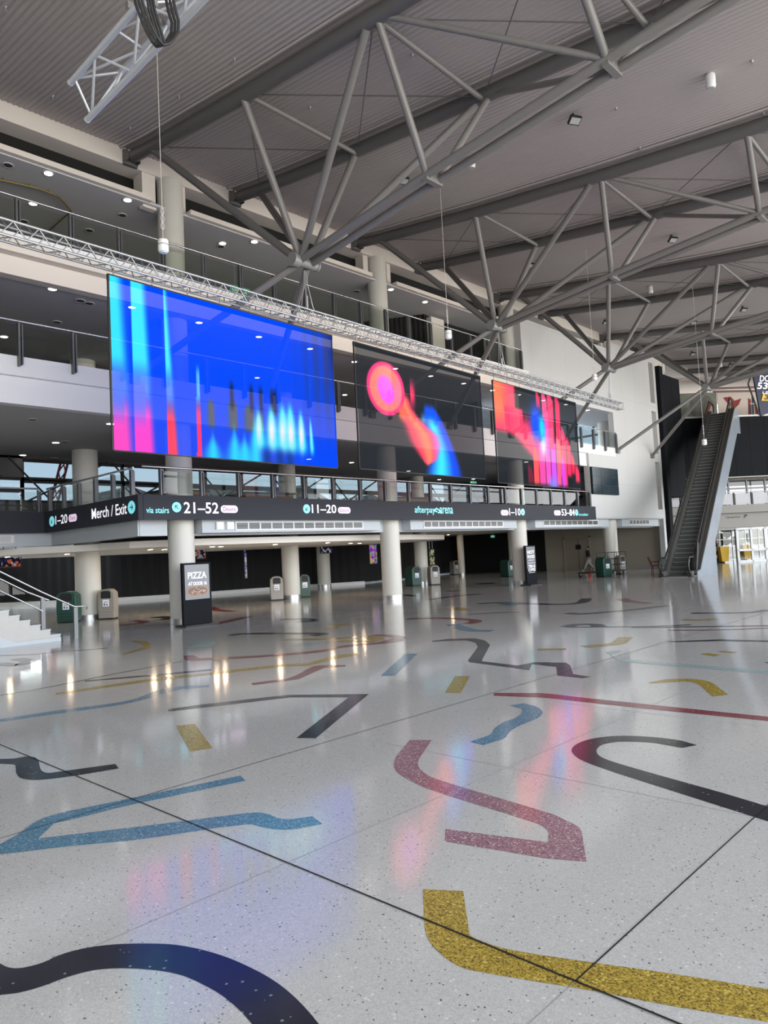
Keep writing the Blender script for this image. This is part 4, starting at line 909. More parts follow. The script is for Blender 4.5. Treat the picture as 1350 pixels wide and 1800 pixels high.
for lab, (px, py, yy) in zip(pl, ((287,432,11.0), (788,588,11.6), (1045,663,12), (1238,777,10.2))):
    q = at(px, py, Y=yy); s_ = 1.0; zt_ = roof_z(q.y)
    t = thing('pendant_sensor', lab, 'pendant', q, 'hanging white cylinders')
    MB().lathe(q, [(.03, .11), (.085, .10), (.09, .07), (.09, -.09), (.08, -.11)], 18).build('housing', M['plastic'], t)
    MB().lathe(q+Vector((0,0,-.11)), [(.075, 0), (.05, -.02)], 18).build('lens_cap', mat('pale_blue_lens', (.6, .68, .72), .3), t)
    MB().lathe(q, [(.093, .02), (.093, 0)], 18, cap=False).build('seam_ring', gm, t)
    MB().path([q+Vector((0, 0, .10)), (q.x, q.y, (zt_+q.z)/2), (q.x, q.y, zt_)], .006, 5).build('wire', mat('pale_wire', (.5, .48, .45), .5), t)
    kn = MB()
    for k in range(3): kn.path([(q.x+.03*math.sin(a_), q.y, q.z+.35+.13*k+.06*math.cos(a_)) for a_ in [2*PI*j/12 for j in range(13)]], .006, 5)
    kn.build('wire_knot', mat('pale_wire', (.5, .48, .45), .5), t)
ORD_S = [('leftmost' if i == 0 else w_+' from the left') for i, w_ in enumerate('first second third fourth fifth sixth seventh eighth ninth tenth eleventh twelfth thirteenth fourteenth fifteenth sixteenth seventeenth eighteenth nineteenth twentieth'.split())]
sp0 = None
for si_, (px, py) in enumerate(sorted(((10,12),(93,169),(175,97),(229,225),(413,104),(315,169),(356,286),(443,240),(545,189),(465,302),(698,342),(725,97),(1035,102),(1083,190),(880,257),(1125,260),(1322,108),(645,262),(1342,199),(735,313)))):
    z = 12.0
    for _ in range(8): q = at(px, py, Z=z); z = roof_z(q.y)
    if sp0 is None:
        sp0 = MB().lathe((0,0,0), [(.035, .03), (.035, 0), (.012, -.01), (.012, -.06), (.035, -.07), (.035, -.08)], 10).build('sprinkler', gm)
        tag(sp0, 'small metal sprinkler head on the corrugated ceiling, leftmost', 'sprinkler', 'ceiling sprinklers'); sp0.location = q
    else:
        c = sp0.copy(); COL.objects.link(c); c.location = q; c['label'] = 'small metal sprinkler head on the corrugated ceiling, '+ORD_S[si_]

# ---------------------------------------------------------------- downlights
ORD = 'leftmost second third fourth fifth sixth seventh eighth ninth tenth eleventh twelfth thirteenth fourteenth fifteenth sixteenth seventeenth eighteenth nineteenth twentieth twenty-first twenty-second twenty-third twenty-fourth twenty-fifth twenty-sixth twenty-seventh twenty-eighth twenty-ninth thirtieth'.split()
def nth(i): return 'leftmost' if i == 0 else ORD[i]+' from the left'
def downlights(lst, z, m, r, label, group):
    first = None; lst = [l for l in sorted(set(lst)) if (17.7 if z > 5 else 18.45) <= at(l[0], l[1], Z=z-.012).y <= 30 and at(l[0], l[1], Z=z-.012).x < 41.5]
    for i, (px, py) in enumerate(lst):
        q = at(px, py, Z=z-.012)
        if first is None:
            t = thing('downlight', label % nth(i), 'downlight', q, group); first = t
            if m is M['lampw']:
                ld = bpy.data.lights.new('downlight_beam', 'AREA'); ld.shape = 'DISK'; ld.size = r*1.6; ld.energy = 7; ld.color = (1, .78, .55)
                lo = bpy.data.objects.new('downlight_beam', ld); COL.objects.link(lo); lo.parent = t; lo.location = (0, 0, -.03)
            MB().lathe((0,0,0), [(r*1.25, .012), (r*1.25, -.004), (r, -.006)], 20).build('trim_ring', M['plastic'], t).location = (0,0,0)
            l_ = MB().add([(r*math.cos(2*PI*k/16), r*math.sin(2*PI*k/16), -.008) for k in range(16)], [tuple(range(16))[::-1]]).build('lamp', m, t); l_.location = (0,0,0)
        else:
            c = copy_tree(first); c.location = q; c['label'] = label % nth(i)
downlights([(85,305),(224,352),(58,358),(447,425),(391,428),(687,509),(747,531),(300,390),(540,455)], 11.69, M['lamp'], .10, 'round downlight over the top balcony, %s', 'downlights over the top balcony')
downlights([(92,508),(7,592),(232,540),(350,567),(455,592),(545,613),(623,636),(695,648),(757,661),(815,674),(866,686),(912,694),(955,704),(995,711),(1033,721),(452,664),(606,694),(818,732)], 8.6, M['lamp'], .10, 'round downlight over the middle balcony, %s', 'downlights over the middle balcony')
downlights([(194,745),(98,778),(40,800),(543,807),(618,813),(718,828),(375,828),(440,831),(559,837),(640,842),(772,843),(832,842),(925,812)], 5.58, M['lamp'], .10, 'round downlight over the lowest balcony, %s', 'downlights over the lowest balcony')
downlights([(141,958),(241,953),(264,966),(289,966),(259,974),(13,979),(118,974),(345,950),(373,961),(388,961),(463,944),(484,957),(576,954),(616,955),(632,955)], 2.2, M['lampw'], .085, 'warm round downlight in the undercroft ceiling, %s', 'undercroft downlights')
downlights([(745,936),(788,940),(810,940),(852,939),(891,937),(961,936),(825,946),(843,947),(1000,935),(930,940)], 2.72, M['lampw'], .085, 'warm round downlight in the white ceiling right of the curved bulkhead, %s', 'downlights right of the curved bulkhead')

# ---------------------------------------------------------------- digital posters standing on the floor
def poster(label, px0, px1, pyb, h, w_, name='poster_stand', lines=()):
    a = at(px0, pyb[0], Z=0); b = at(px1, pyb[1], Z=0); d = (b-a).normalized(); n_ = Vector((d.y, -d.x, 0)); w_ = w_ or (b-a).length
    t = thing(name, label, 'sign', a)
    def P(s, z, o=0): return a+d*s-n_*o+Vector((0,0,z))
    def bx(b_, s0, s1, z0, z1, o0, o1): return b_.obox(P((s0+s1)/2, (z0+z1)/2, (o0+o1)/2), d*(s1-s0)/2, n_*(o1-o0)/2, Vector((0,0,(z1-z0)/2)))
    bx(bx(MB(), 0, w_, .06, h, 0, .1), .02, w_-.02, 0, .06, .02, .08).build('cabinet', M['panel'], t)
    bx(MB(), -.08, w_+.08, 0, .05, -.2, .3).build('base_plate', M['black'], t)
    bx(MB(), .06, w_-.06, h*.42, h-.05, -.006, 0).build('display', mat('poster_screen', (.10, .105, .115), .35, emit=(.085, .09, .1), estr=1), t)
    return t, (lambda s, z: P(s*w_, z, -.012)), P, w_, h, d, n_
t, O_, P_, w_, h_, d_, n_ = poster('tall dark poster stand advertising pizza at door 16 in front of the left tall column', 324, 364, (1103, 1098), 1.68, .88)
lettering('PIZZA', t, M['textw'], .17, .83, h_-.42, h_-.25, O_, bold=.012); lettering('AT DOOR 16', t, M['textw'], .18, .83, h_-.60, h_-.51, O_, bold=.01)
def pan(s, z): return O_(s, z)
disc(t, mat('pizza_crust', (.32, .22, .15), .6), .5, .92, .41, .15, O_, 'pizza_crust'); disc(t, mat('pizza_topping', (.22, .13, .10), .7, noise=.6, nscale=25), .5, .925, .34, .115, lambda s, z: O_(s, z)+n_*.003, 'pizza_topping')
bsp = MB(); rng = random.Random(5)
for k in range(16):
    an = rng.uniform(0, 2*PI); rr = math.sqrt(rng.random())*.8; c0 = (.5+.34*rr*math.cos(an), .925+.115*rr*math.sin(an))
    bsp.add([O_(c0[0]+.035*math.cos(2*PI*j/8), c0[1]+.014*math.sin(2*PI*j/8))+n_*.006 for j in range(8)], [tuple(range(8))])
bsp.build('pizza_slices', mat('pizza_pale', (.5, .42, .34), .6), t)
t, O_, P_, w_, h_, d_, n_ = poster('tall dark poster stand reading hot food, tea and coffee beside the third tall column', 927.5, 946, (1029.5, 1027), 1.72, .9)
lettering('HOT', t, M['textw'], .14, .84, h_-.36, h_-.22, O_, bold=.012); lettering('FOOD', t, M['textw'], .14, .84, h_-.55, h_-.42, O_, bold=.012); lettering('AT DOOR 10,17', t, M['textw'], .2, .8, h_-.67, h_-.62, O_)
lettering('TEA &', t, M['textw'], .2, .84, h_-.96, h_-.84, O_, bold=.012); lettering('COFFEE', t, M['textw'], .14, .86, h_-1.12, h_-1.0, O_, bold=.012); lettering('AT DOOR 10,17', t, M['textw'], .2, .8, h_-1.2, h_-1.16, O_)
lettering('_', t, M['textw'], .1, .9, h_-.765, h_-.755, O_)

# ---------------------------------------------------------------- bins
def bin_(label, px, py, body, w_=.46, d_=.42, h_=.92, ang=0, yy=None):
    q = at(px, py, Z=0) if yy is None else at(px, py, Y=yy)
    q.z = 0; t = thing('litter_bin', label, 'bin', q); t.rotation_euler = (0, 0, ang)
    def loc(b, name, m, par=t):
        o = b.build(name, m); o.parent = par; o.location = (0,0,0); return o
    hw = w_/2; hd = d_/2
    prof = [(-hd, .05), (-hd-.015, .5), (-hd, h_-.14), (-hd*.5, h_-.03), (0, h_), (hd*.5, h_-.03), (hd, h_-.14), (hd+.015, .5), (hd, .05)]
    b = MB(); bm_pts = [(-hw, .04), (-hw-.015, h_*.5), (-hw, h_-.12), (-hw*.55, h_-.015), (0, h_), (hw*.55, h_-.015), (hw, h_-.12), (hw+.015, h_*.5), (hw, .04)]
    b.prism(bm_pts, (1,0,0), (0,0,1), (0, d_, 0), (0, -hd, 0)); o = loc(b, 'body', body); md = o.modifiers.new('bevel', 'BEVEL'); md.width = .018; md.segments = 2
    loc(MB().box((-hw+.02, -hd+.02, 0), (hw-.02, hd-.02, .05)), 'plinth', M['black'])
    loc(MB().prism([(-hw*.62, h_-.3), (hw*.62, h_-.3), (hw*.62, h_-.11), (hw*.4, h_-.06), (-hw*.4, h_-.06), (-hw*.62, h_-.11)], (1,0,0), (0,0,1), (0, .012, 0), (0, -hd-.012, 0)), 'opening', M['black'])
    s_ = loc(MB().box((-.10, -hd-.018, h_-.56), (.10, -hd-.006, h_-.34)), 'notice', M['paper'])
    loc(MB().box((-.07, -hd-.021, h_-.53), (-.02, -hd-.018, h_-.46)).box((.01, -hd-.021, h_-.53), (.06, -hd-.018, h_-.48)).box((-.06, -hd-.021, h_-.43), (.06, -hd-.018, h_-.41)), 'notice_print', mat('notice_ink', (.12, .1, .3), .6))
    gr = MB()
    for k in range(3): gr.box((-hw*.8, -hd-.019, .1+.09*k), (hw*.8, -hd-.012, .112+.09*k))
    loc(gr, 'moulded_lines', M['black'] if body is M['green'] else gm)
    return t
A1 = -.75
bin_('dark green litter bin behind the stair rail on the left', 122, 1094, M['green'], .58, .5, .98, A1)
bin_('grey-brown litter bin right of the column beside the stairs', 191, 1088, M['taupe'], .50, .45, .98, A1)
bin_('grey-brown litter bin left of the second rear column', 487, 1055, M['taupe'], .50, .55, .98, -.6)
bin_('dark green litter bin right of the second rear column', 536, 1050, M['green'], .42, .5, .98, -.6)
bin_('dark green litter bin left of the column at the curved ceiling end', 727, 1030, M['green'], .50, .8, .98, -.35)
bin_('grey-brown litter bin right of the column at the curved ceiling end', 763, 1028, M['taupe'], .48, .5, .98, -.5)
bin_('dark green litter bin left of the third tall column', 893, 1014, M['green'], .46, .8, .98, -.35)
bin_('grey litter bin in shade deep in the undercroft', 800, 1010, M['taupe'], .48, .6, .98, -.4)
bin_('dim grey bin at the very back of the undercroft', 878, 1003, M['taupe'], .5, .5, .98, -.4)
bin_('dark green litter bin standing on the wire trolley', 1062, 1014, M['green'], .5, .62, .98, -.4)
bin_('grey-brown litter bin against the column behind the trolley', 1092, 1009, M['taupe'], .40, .4, .98, -.4)

# ---------------------------------------------------------------- wire trolley
c0 = at(1036, 1016, Z=0); c1 = at(1102, 1010, Z=0); d = (c1-c0).normalized(); n_ = Vector((-d.y, d.x, 0)); L_ = (c1-c0).length
t = thing('stock_trolley', 'long flat trolley with a black wire cage end carrying a green bin', 'trolley', c0)
MB().obox(c0+d*L_/2+n_*.35+Vector((0,0,.24)), d*L_/2, n_*.35, Vector((0,0,.03))).build('deck', M['black'], t)
cg = MB(); s0_ = L_*.52
for o_ in (0, .7):
    for s_ in (s0_, L_*.76, L_): cg.tube(c0+d*s_+n_*o_+Vector((0,0,.25)), c0+d*s_+n_*o_+Vector((0,0,1.18)), .016, 6)
    for z in (.55, .85, 1.18): cg.tube(c0+d*s0_+n_*o_+Vector((0,0,z)), c0+d*L_+n_*o_+Vector((0,0,z)), .013, 6)
for z in (.55, .85, 1.18): cg.tube(c0+d*L_+Vector((0,0,z)), c0+d*L_+n_*.7+Vector((0,0,z)), .013, 6)
cg.build('wire_cage', M['black'], t)
for i, (s_, o_) in enumerate(((.12, .05), (L_*.5, .05), (L_-.15, .05), (L_-.15, .65), (.12, .65))):
    c = c0+d*s_+n_*o_; w_o = MB().tube(c+Vector((0,0,.1))-n_*.03, c+Vector((0,0,.1))+n_*.03, .1, 16).build('wheel', M['red'] if i < 2 else M['rubber'], t)
    MB().beam(c+Vector((0,0,.1))-n_*.045, c+Vector((0,0,.24))-n_*.045, .03, .02).build('wheel_fork', M['red'] if i < 2 else M['steel'], w_o)

# ---------------------------------------------------------------- red chair
c0 = at(1153, 1009, Z=0); t = thing('plastic_chair', 'dark red plastic chair beside the foot of the escalator', 'chair', c0)
redc = mat('dark_red_plastic', (.26, .02, .02), .45)
ux = Vector((.55, -.83, 0)).normalized(); uy = Vector((-ux.y, ux.x, 0))
def C3(a, b, z): return c0+ux*a+uy*b+Vector((0,0,z))
MB().obox(C3(.05, 0, .43), ux*.22, uy*.21, Vector((0,0,.02))).build('seat', redc, t)
bk_ = MB(); bk_.prism([(-.17, .43), (-.2, .43), (-.34, .86), (-.30, .87)], ux, (0,0,1), uy*.4, c0-uy*.2); bk_.build('backrest', redc, t)
for a, b in ((-.14, -.17), (-.14, .17), (.24, -.17), (.24, .17)): MB().tube(C3(a, b, .43), C3(a*1.2, b*1.1, 0), .02, 8).build('leg', redc, t)
MB().path([C3(-.2, -.22, .6), C3(.2, -.22, .62), C3(.22, -.2, .43)], .018, 6).path([C3(-.2, .22, .6), C3(.2, .22, .62), C3(.22, .2, .43)], .018, 6).build('armrest', redc, t)

# ---------------------------------------------------------------- video wall, vending machine
a = at(1040, 820, Y=YF-.12); b = at(1085, 820, Y=YF-.12); z1 = a.z; z0 = at(1043, 868, Y=YF-.12).z
t = thing('video_wall', 'switched-off dark display of nine panels on the white wall', 'video wall', (a.x, YF, z0))
MB().box((a.x, YF-.12, z0), (b.x, YF, z1)).build('cabinet', M['black'], t)
sg = mat('dark_screen_glass', (.02, .035, .045), .12, spec=.9)
w3 = (b.x-a.x)/3; h3 = (z1-z0)/3
for i in range(3):
    for j in range(3): MB().box((a.x+w3*i+.012, YF-.13, z0+h3*j+.012), (a.x+w3*(i+1)-.012, YF-.12, z0+h3*(j+1)-.012)).build('screen_panel', sg, t)
t = thing('drinks_kiosk', 'black drinks kiosk with a round red, white and blue emblem', 'kiosk', (32.0, 19.5, 3.46))
MB().box((31.6, 19.2, 3.46), (33.1, 20.4, 5.5)).build('cabinet', M['black'], t)
q = at(1021, 869, Y=19.18); OK = lambda k: (lambda x, z: Vector((x, 19.18-.003*k, z)))
disc(t, M['paper'], q.x, q.z, .26, .26, OK(1), 'emblem')
cu1 = [(q.x+.24*math.cos(a_), q.z+.24*math.sin(a_)) for a_ in [PI*k/14 for k in range(15)]]
MB().add([OK(2)(*p) for p in [(x, max(z, q.z+.05)) for x, z in cu1]], [tuple(range(15))]).build('emblem_red', M['red'], t)
cu2 = [(q.x+.24*math.cos(a_), q.z-.24*math.sin(a_)) for a_ in [PI*k/14 for k in range(15)]]
MB().add([OK(2)(*p) for p in [(x, min(z, q.z-.06)) for x, z in cu2]], [tuple(range(15))]).build('emblem_blue', mat('deep_blue', (.02, .05, .25), .5), t)
for i_, (xx, wd) in enumerate(((12.2, 1.6), (15.4, 2.2), (23.5, 2.0))):
    t = thing('bar_counter', ('wooden fronted bar counter behind the left of the lowest balcony railing', 'dark bar counter behind the middle of the lowest balcony railing', 'dark bar counter behind the right of the lowest balcony railing')[i_], 'counter', (xx, 22, 3.46))
    MB().box((xx, 21.6, 3.46), (xx+wd, 22.6, 4.1)).build('counter_front', mat('brown_wood', (.12, .06, .03), .5, noise=.3, nscale=6), t); MB().box((xx-.05, 21.5, 4.1), (xx+wd+.05, 22.7, 4.16)).build('counter_top', M['black'], t)

# ---------------------------------------------------------------- hanging menu screens and small signs
def hang_screen(label, px0, py0, px1, py1, depth_y, cols, txt=None):
    a = at(px0, py0, Y=depth_y); b = at(px1, py1, Y=depth_y)
    t = thing('menu_screen', label, 'screen', (a.x, depth_y, b.z))
    MB().box((a.x-.04, depth_y, b.z-.04), (b.x+.04, depth_y+.08, a.z+.04)).build('housing', M['black'], t)
    m = bpy.data.materials.new('menu_picture'); m.use_nodes = True; tt = m.node_tree; tt.nodes.clear(); N = tt.nodes.new
    o = N('ShaderNodeOutputMaterial'); e_ = N('ShaderNodeEmission'); v = N('ShaderNodeTexVoronoi'); r = N('ShaderNodeValToRGB'); c = N('ShaderNodeTexCoord'); s = N('ShaderNodeSeparateColor')
    v.inputs['Scale'].default_value = 9; r.color_ramp.interpolation = 'CONSTANT'
    tt.links.new(c.outputs['Object'], v.inputs[0]); tt.links.new(v.outputs['Color'], s.inputs[0]); tt.links.new(s.outputs[0], r.inputs[0]); tt.links.new(r.outputs[0], e_.inputs[0]); tt.links.new(e_.outputs[0], o.inputs[0])
    el = r.color_ramp.elements; el[0].color = (*cols[0], 1); el[1].position = .99; el[1].color = (*cols[-1], 1)
    for k, cc in enumerate(cols[1:], 1): x_ = el.new(k/len(cols)); x_.color = (*cc, 1)
    e_.inputs[1].default_value = .8
    MB().box((a.x, depth_y-.01, b.z), (b.x, depth_y, a.z)).build('display', m, t)
    MB().tube((a.x+(b.x-a.x)*.2, depth_y+.04, a.z), (a.x+(b.x-a.x)*.2, depth_y+.04, 2.72), .015, 6).tube((a.x+(b.x-a.x)*.8, depth_y+.04, a.z), (a.x+(b.x-a.x)*.8, depth_y+.04, 2.72), .015, 6).build('hanger', M['steel'], t)
hang_screen('menu screen with dark pictures at the far left above the stairs', 0, 980, 36, 995, 27, [(.01,.01,.02), (.02,.02,.06), (.3,.3,.35), (.4,.08,.04), (.01,.01,.02)])
hang_screen('small dark menu screen hanging right of the pizza stand', 341, 967, 361, 981, 26, [(.01,.01,.02), (.3,.05,.03), (.2,.2,.2), (.01,.01,.02)])
hang_screen('small menu screen hanging in the centre of the undercroft', 565, 961, 584, 971, 28, [(.01,.01,.02), (.25,.25,.3), (.01,.01,.02)])
hang_screen('tall bright purple and yellow poster screen left of the middle column', 649, 958, 663, 990, 27, [(.2,.03,.4), (.5,.4,.1), (.1,.3,.4), (.3,.05,.5), (.5,.2,.1)])
hang_screen('pale green lit menu poster right of the column at the curved ceiling end', 754, 966, 764, 992, 28, [(.03,.03,.02), (.4,.4,.25), (.15,.15,.08)])
hang_screen('narrow bright strip poster between the black drapes', 429.5, 972, 434.5, 1016, 31.2, [(.4,.4,.3), (.15,.1,.4), (.5,.45,.35), (.2,.25,.3)])
def exit_sign(label, px, py, yv, w_, h_, n=1, top=None):
    q = at(px, py, Y=yv); t = thing('exit_sign', label, 'sign', q)
    for k in range(n):
        c = q+Vector((k*w_*1.12, 0, 0)); MB().box(c-Vector((w_/2, .02, h_/2)), c+Vector((w_/2, .02, h_/2))).build('panel', M['exit'], t)
        OE = lambda x, z: Vector((c.x+x, c.y-.025, c.z+z))
        pm = MB()
        pm.add([OE(w_*.02+w_*.08*math.cos(2*PI*j/10), h_*.26+w_*.08*math.sin(2*PI*j/10)) for j in range(10)], [tuple(range(10))])
        for poly in ([(-.02,-.1),(.08,-.1),(.1,.16),(-.04,.16)], [(-.02,-.1),(.05,-.1),(-.08,-.38),(-.14,-.34)], [(.02,-.1),(.1,-.1),(.18,-.36),(.1,-.38)], [(.2,-.06),(.2,.06),(.34,.06),(.34,.16),(.46,0),(.34,-.16),(.34,-.06)], [(-.44,-.36),(-.24,-.36),(-.24,.36),(-.44,.36)]):
            pm.add([OE(x*w_, z*h_) for x, z in poly], [tuple(range(len(poly)))])
        pm.build('running_figure', M['paper'], t)
    MB().tube(q+Vector((0,0,h_/2)), Vector((q.x, q.y, top)) if top else q+Vector((0,0,h_/2+.1)), .01, 6).build('hanger', M['steel'], t)
exit_sign('pair of green exit signs hanging over the top balcony above the blue screen', 413, 508, 19.5, .36, .22, 2, top=11.69)
exit_sign('small green exit sign in the undercroft ceiling left of the third tall column', 866, 943, 23, .34, .13, top=2.72)
exit_sign('tiny green exit sign hanging below the right bottom corner of the middle screen', 832, 848, 22, .5, .1, top=5.58)

# ---------------------------------------------------------------- stairs at the left
st = thing('staircase', 'pale stone staircase with white side at the far left rising away from the hall', 'stairs', (7.05, 17.5, 0))
stone = mat('pale_stone', (.42, .405, .38), .4, noise=.05, nscale=6)
sx0 = 7.05; run = .226; rise = .132; nst = 13; y0, y1 = 17.5, 20.4
out = [(sx0, 0), (sx0, .16)]
x = sx0; z = .16
for i in range(1, nst): x -= run; out += [(x, z), (x, z+rise)]; z += rise
out += [(x-1.2, z), (x-1.2, z-.6), (x-.3, z-.5), (sx0-run*4, 0)]
MB().prism(out, (1,0,0), (0,0,1), (0, y1-y0, 0), (0, y0, 0)).build('steps', stone, st)
nb = MB(); x = sx0; z = .16
for i in range(nst): nb.box((x-run-.005, y0-.012, z-.022), (x+.012, y1, z+.004)); x -= run; z += rise
nb.build('nosings', M['bulk'], st)
MB().prism([(sx0-.0, 0), (sx0, .09), (sx0-1.0, .09), (sx0-1.2, .17), (sx0-4.2, 1.9), (sx0-4.2, 0)], (1,0,0), (0,0,1), (0, .03, 0), (0, y0-.04, 0)).build('side_panel', M['bulk'], st)
t = thing('stair_railing', 'steel and glass railing with twin handrails on the left staircase', 'railing', (7.48, 17.9, 0))
hy = 17.62
slope = rise/run
def rz(x): return .16+(sx0-x)*slope
hr = MB().path([(7.80, hy+.12, .66), (7.80, hy+.1, .75), (7.47, hy+.05, .76), (6.71, hy, rz(6.71)+.80), (3.2, hy, rz(3.2)+.80)], .022, 8).path([(7.2, hy+.9, .93), (6.7, hy+.9, rz(6.7)+.80), (3.2, hy+.9, rz(3.2)+.80)], .022, 8)
hr.path([(6.7, hy-.02, rz(6.7)+.36), (3.2, hy-.02, rz(3.2)+.36)], .016, 8).path([(6.72, hy, .72), (7.1, hy+.9, .72)], .016, 8)
hr.build('handrail', M['handrail'], t)
for (xx, z0, z1) in ((7.47, 0, .74), (6.71, .17, 1.02), (5.3, rz(5.3), rz(5.3)+.6), (3.9, rz(3.9), rz(3.9)+.6)): MB().box((xx-.045, hy-.03, z0), (xx+.045, hy+.03, z1)).build('post', M['post'], t)
MB().add([(6.62, hy, .36), (6.62, hy, .98), (3.0, hy, rz(3.0)+.72), (3.0, hy, rz(3.0)+.1)], [(0,1,2,3)]).build('glass_panel', M['glass'], t)
MB().tube((5.9, hy+.9, rz(5.9)), (5.9, hy+.9, rz(5.9)+.8), .02, 8).build('post', M['handrail'], t)

# ---------------------------------------------------------------- escalator
B0 = (at(1165, 1015, Z=0)+at(1213, 1013.5, Z=0))/2; T0 = Vector((48.9, 16.1, 0))
ed = (T0-B0); ed.z = 0; EL = ed.length; ed.normalize(); es = Vector((ed.y, -ed.x, 0))  # es: to the right side
ET = 9.5; hw = .60
es_th = thing('escalator', 'long steep escalator with white side cladding rising to the top level on the right', 'escalator', B0)
sA, sB = .9, EL-1.0
def ez(s): return 0 if s < sA else (ET if s > sB else ET*(s-sA)/(sB-sA))
def EP(s, o, z): return B0+ed*s+es*o+Vector((0,0,z))
stp = MB(); NS = 46; metal_d = mat('step_grey', (.085, .088, .085), .45, metal=.2); edge_y = mat('step_edge', (.32, .32, .32), .4, metal=.3)
for i in range(NS):
    s0 = sA+(sB-sA)*i/NS; s1 = sA+(sB-sA)*(i+1)/NS; z1 = ET*(i+1)/NS
    c = EP((s0+s1)/2+.03, 0, z1-.13); stp.obox(c, ed*(s1-s0)/2, es*(hw-.14), Vector((0,0,.12)))
    e_ = EP(s0+.02, 0, z1-.012); stp.obox(e_, ed*.02, es*(hw-.14), Vector((0,0,.012)), 1)
stp.build('steps', [metal_d, edge_y], es_th)
MB().obox(EP(sA/2-.2, 0, .008), ed*(sA/2+.2), es*(hw-.05), Vector((0,0,.008))).obox(EP(sB+.6, 0, ET+.01), ed*.6, es*(hw-.05), Vector((0,0,.01))).build('landing_plate', M['steel'], es_th)
for sd in (-1, 1):
    o_ = hw*sd
    # skirt and outer deck
    sk_ = MB(); pr0 = [(-.1, .02), (sA, .02), (sB, ET+.02), (EL+.6, ET+.02)]
    for (a, b) in zip(pr0, pr0[1:]): sk_.beam(EP(a[0], o_, a[1]+.12), EP(b[0], o_, b[1]+.12), .22, .2)
    sk_.build('skirt', mat('brushed_dark_steel', (.20, .19, .18), .4, metal=.3), es_th)
    # glass side
    gl = MB(); ps = [(-.15, 0), (sA, 0), (sB, ET), (EL+.6, ET)]; v = [EP(s, o_, z+.2) for s, z in ps]+[EP(s, o_, z+.82) for s, z in ps]
    gl.add(v, [(i, i+1, 5+i, 4+i) for i in range(3)]); gl.build('glass_side', glass('escalator_glass', (.55, .6, .58), 1.5), es_th)
    hp = [EP(-.1, o_, .08)]
    hp += [EP(-.28, o_, .3), EP(-.36, o_, .5), EP(-.30, o_, .72), EP(-.1, o_, .86), EP(sA-.1, o_, .86), EP(sA+.2, o_, .98), EP(sB, o_, ET+.88), EP(EL+.2, o_, ET+.88), EP(EL+.5, o_, ET+.7), EP(EL+.5, o_, ET+.3)]
    MB().path(hp, .045, 8).build('handrail', M['rubber'], es_th)
    MB().obox(EP(-.05, o_, .08), ed*.22, es*.09, Vector((0,0,.08))).build('newel_base', M['black'], es_th)
SC_ = 5.2
def side(o0, m):
    th = 1.25
    outl = [(.15, 0), (SC_, 0), (SC_, ez(SC_)-th), (sB+.2, ET-th-.1), (EL+.8, ET-1.2), (EL+.8, ET+.25), (sB, ET+.25), (sA, .25), (.15, .2)]
    return MB().prism(outl, ed, (0,0,1), es*.03, B0+es*o0).build('side_cladding', m, es_th)
clad = mat('pale_cladding', (.23, .265, .305), .3, noise=.22, nscale=.9)
side(hw+.24, clad); side(-hw-.14, mat('grey_cladding', (.2, .2, .2), .5))
dkk = MB(); pr0 = [(.2, .12), (sA, .15), (sB, ET+.15), (EL+.6, ET+.15)]
for (a, b) in zip(pr0, pr0[1:]): dkk.beam(EP(a[0], hw+.17, a[1]+.06), EP(b[0], hw+.17, b[1]+.06), .16, .14)
dkk.build('outer_deck', mat('deck_dark', (.085, .078, .07), .4, metal=.3), es_th)
us = MB(); us.add([EP(SC_, -hw, ez(SC_)-1.25), EP(SC_, hw+.24, ez(SC_)-1.25), EP(sB+.2, hw+.24, ET-1.35), EP(sB+.2, -hw, ET-1.35)], [(0,1,2,3)]); us.build('underside', clad, es_th)
MB().prism([(.45, .05), (.75, .05), (1.6, 1.35), (1.5, 1.5), (1.25, 1.5)], ed, (0,0,1), es*.05, B0+es*(hw+.1)).build('guard_panel', M['black'], es_th)

# ---------------------------------------------------------------- dark fins beside the white wall
yf_ = 17.1
fa = at(1156.5, 640, Y=yf_+.2); fb = at(1166, 640, Y=yf_+.2)
tag(MB().box((42.15, 17.25, 0), (42.62, 17.6, 12.0)).build('wall_fin', M['panel']), 'tall thin charcoal fin standing at the end of the white wall', 'fin')
f2 = thing('wall_fin', 'wide charcoal wall slab left of the escalator', 'fin', (43.6, 17.6, 4.3)); MB().box((43.5, 17.6, 4.3), (45.95, 19.0, 11.75)).build('slab', M['panel'], f2)
b = MB(); b.box((44.7, 17.59, 4.3), (44.73, 17.6, 11.75)).box((43.5, 17.59, 7.0), (45.95, 17.6, 7.03)).box((43.5, 17.59, 9.4), (45.95, 17.6, 9.43)); b.build('panel_joint', M['void'], f2)
struct(MB().box((42.0, YF+.6, 12.2), (44.6, YF+1.0, 13.0)).build('trim_31', M['warmwhite']))
cv = MB()
for k in range(10):
    a0 = k/10*PI/2; a1 = (k+1)/10*PI/2
    cv.add([(44.6+1.6*math.sin(a0), 18.0+1.6*(1-math.cos(a0)), 12.2), (44.6+1.6*math.sin(a1), 18.0+1.6*(1-math.cos(a1)), 12.2), (44.6+1.6*math.sin(a1), 18.0+1.6*(1-math.cos(a1)), 13.1), (44.6+1.6*math.sin(a0), 18.0+1.6*(1-math.cos(a0)), 13.1)], [(0,1,2,3)])
struct(cv.build('trim_32', M['warmwhite']))

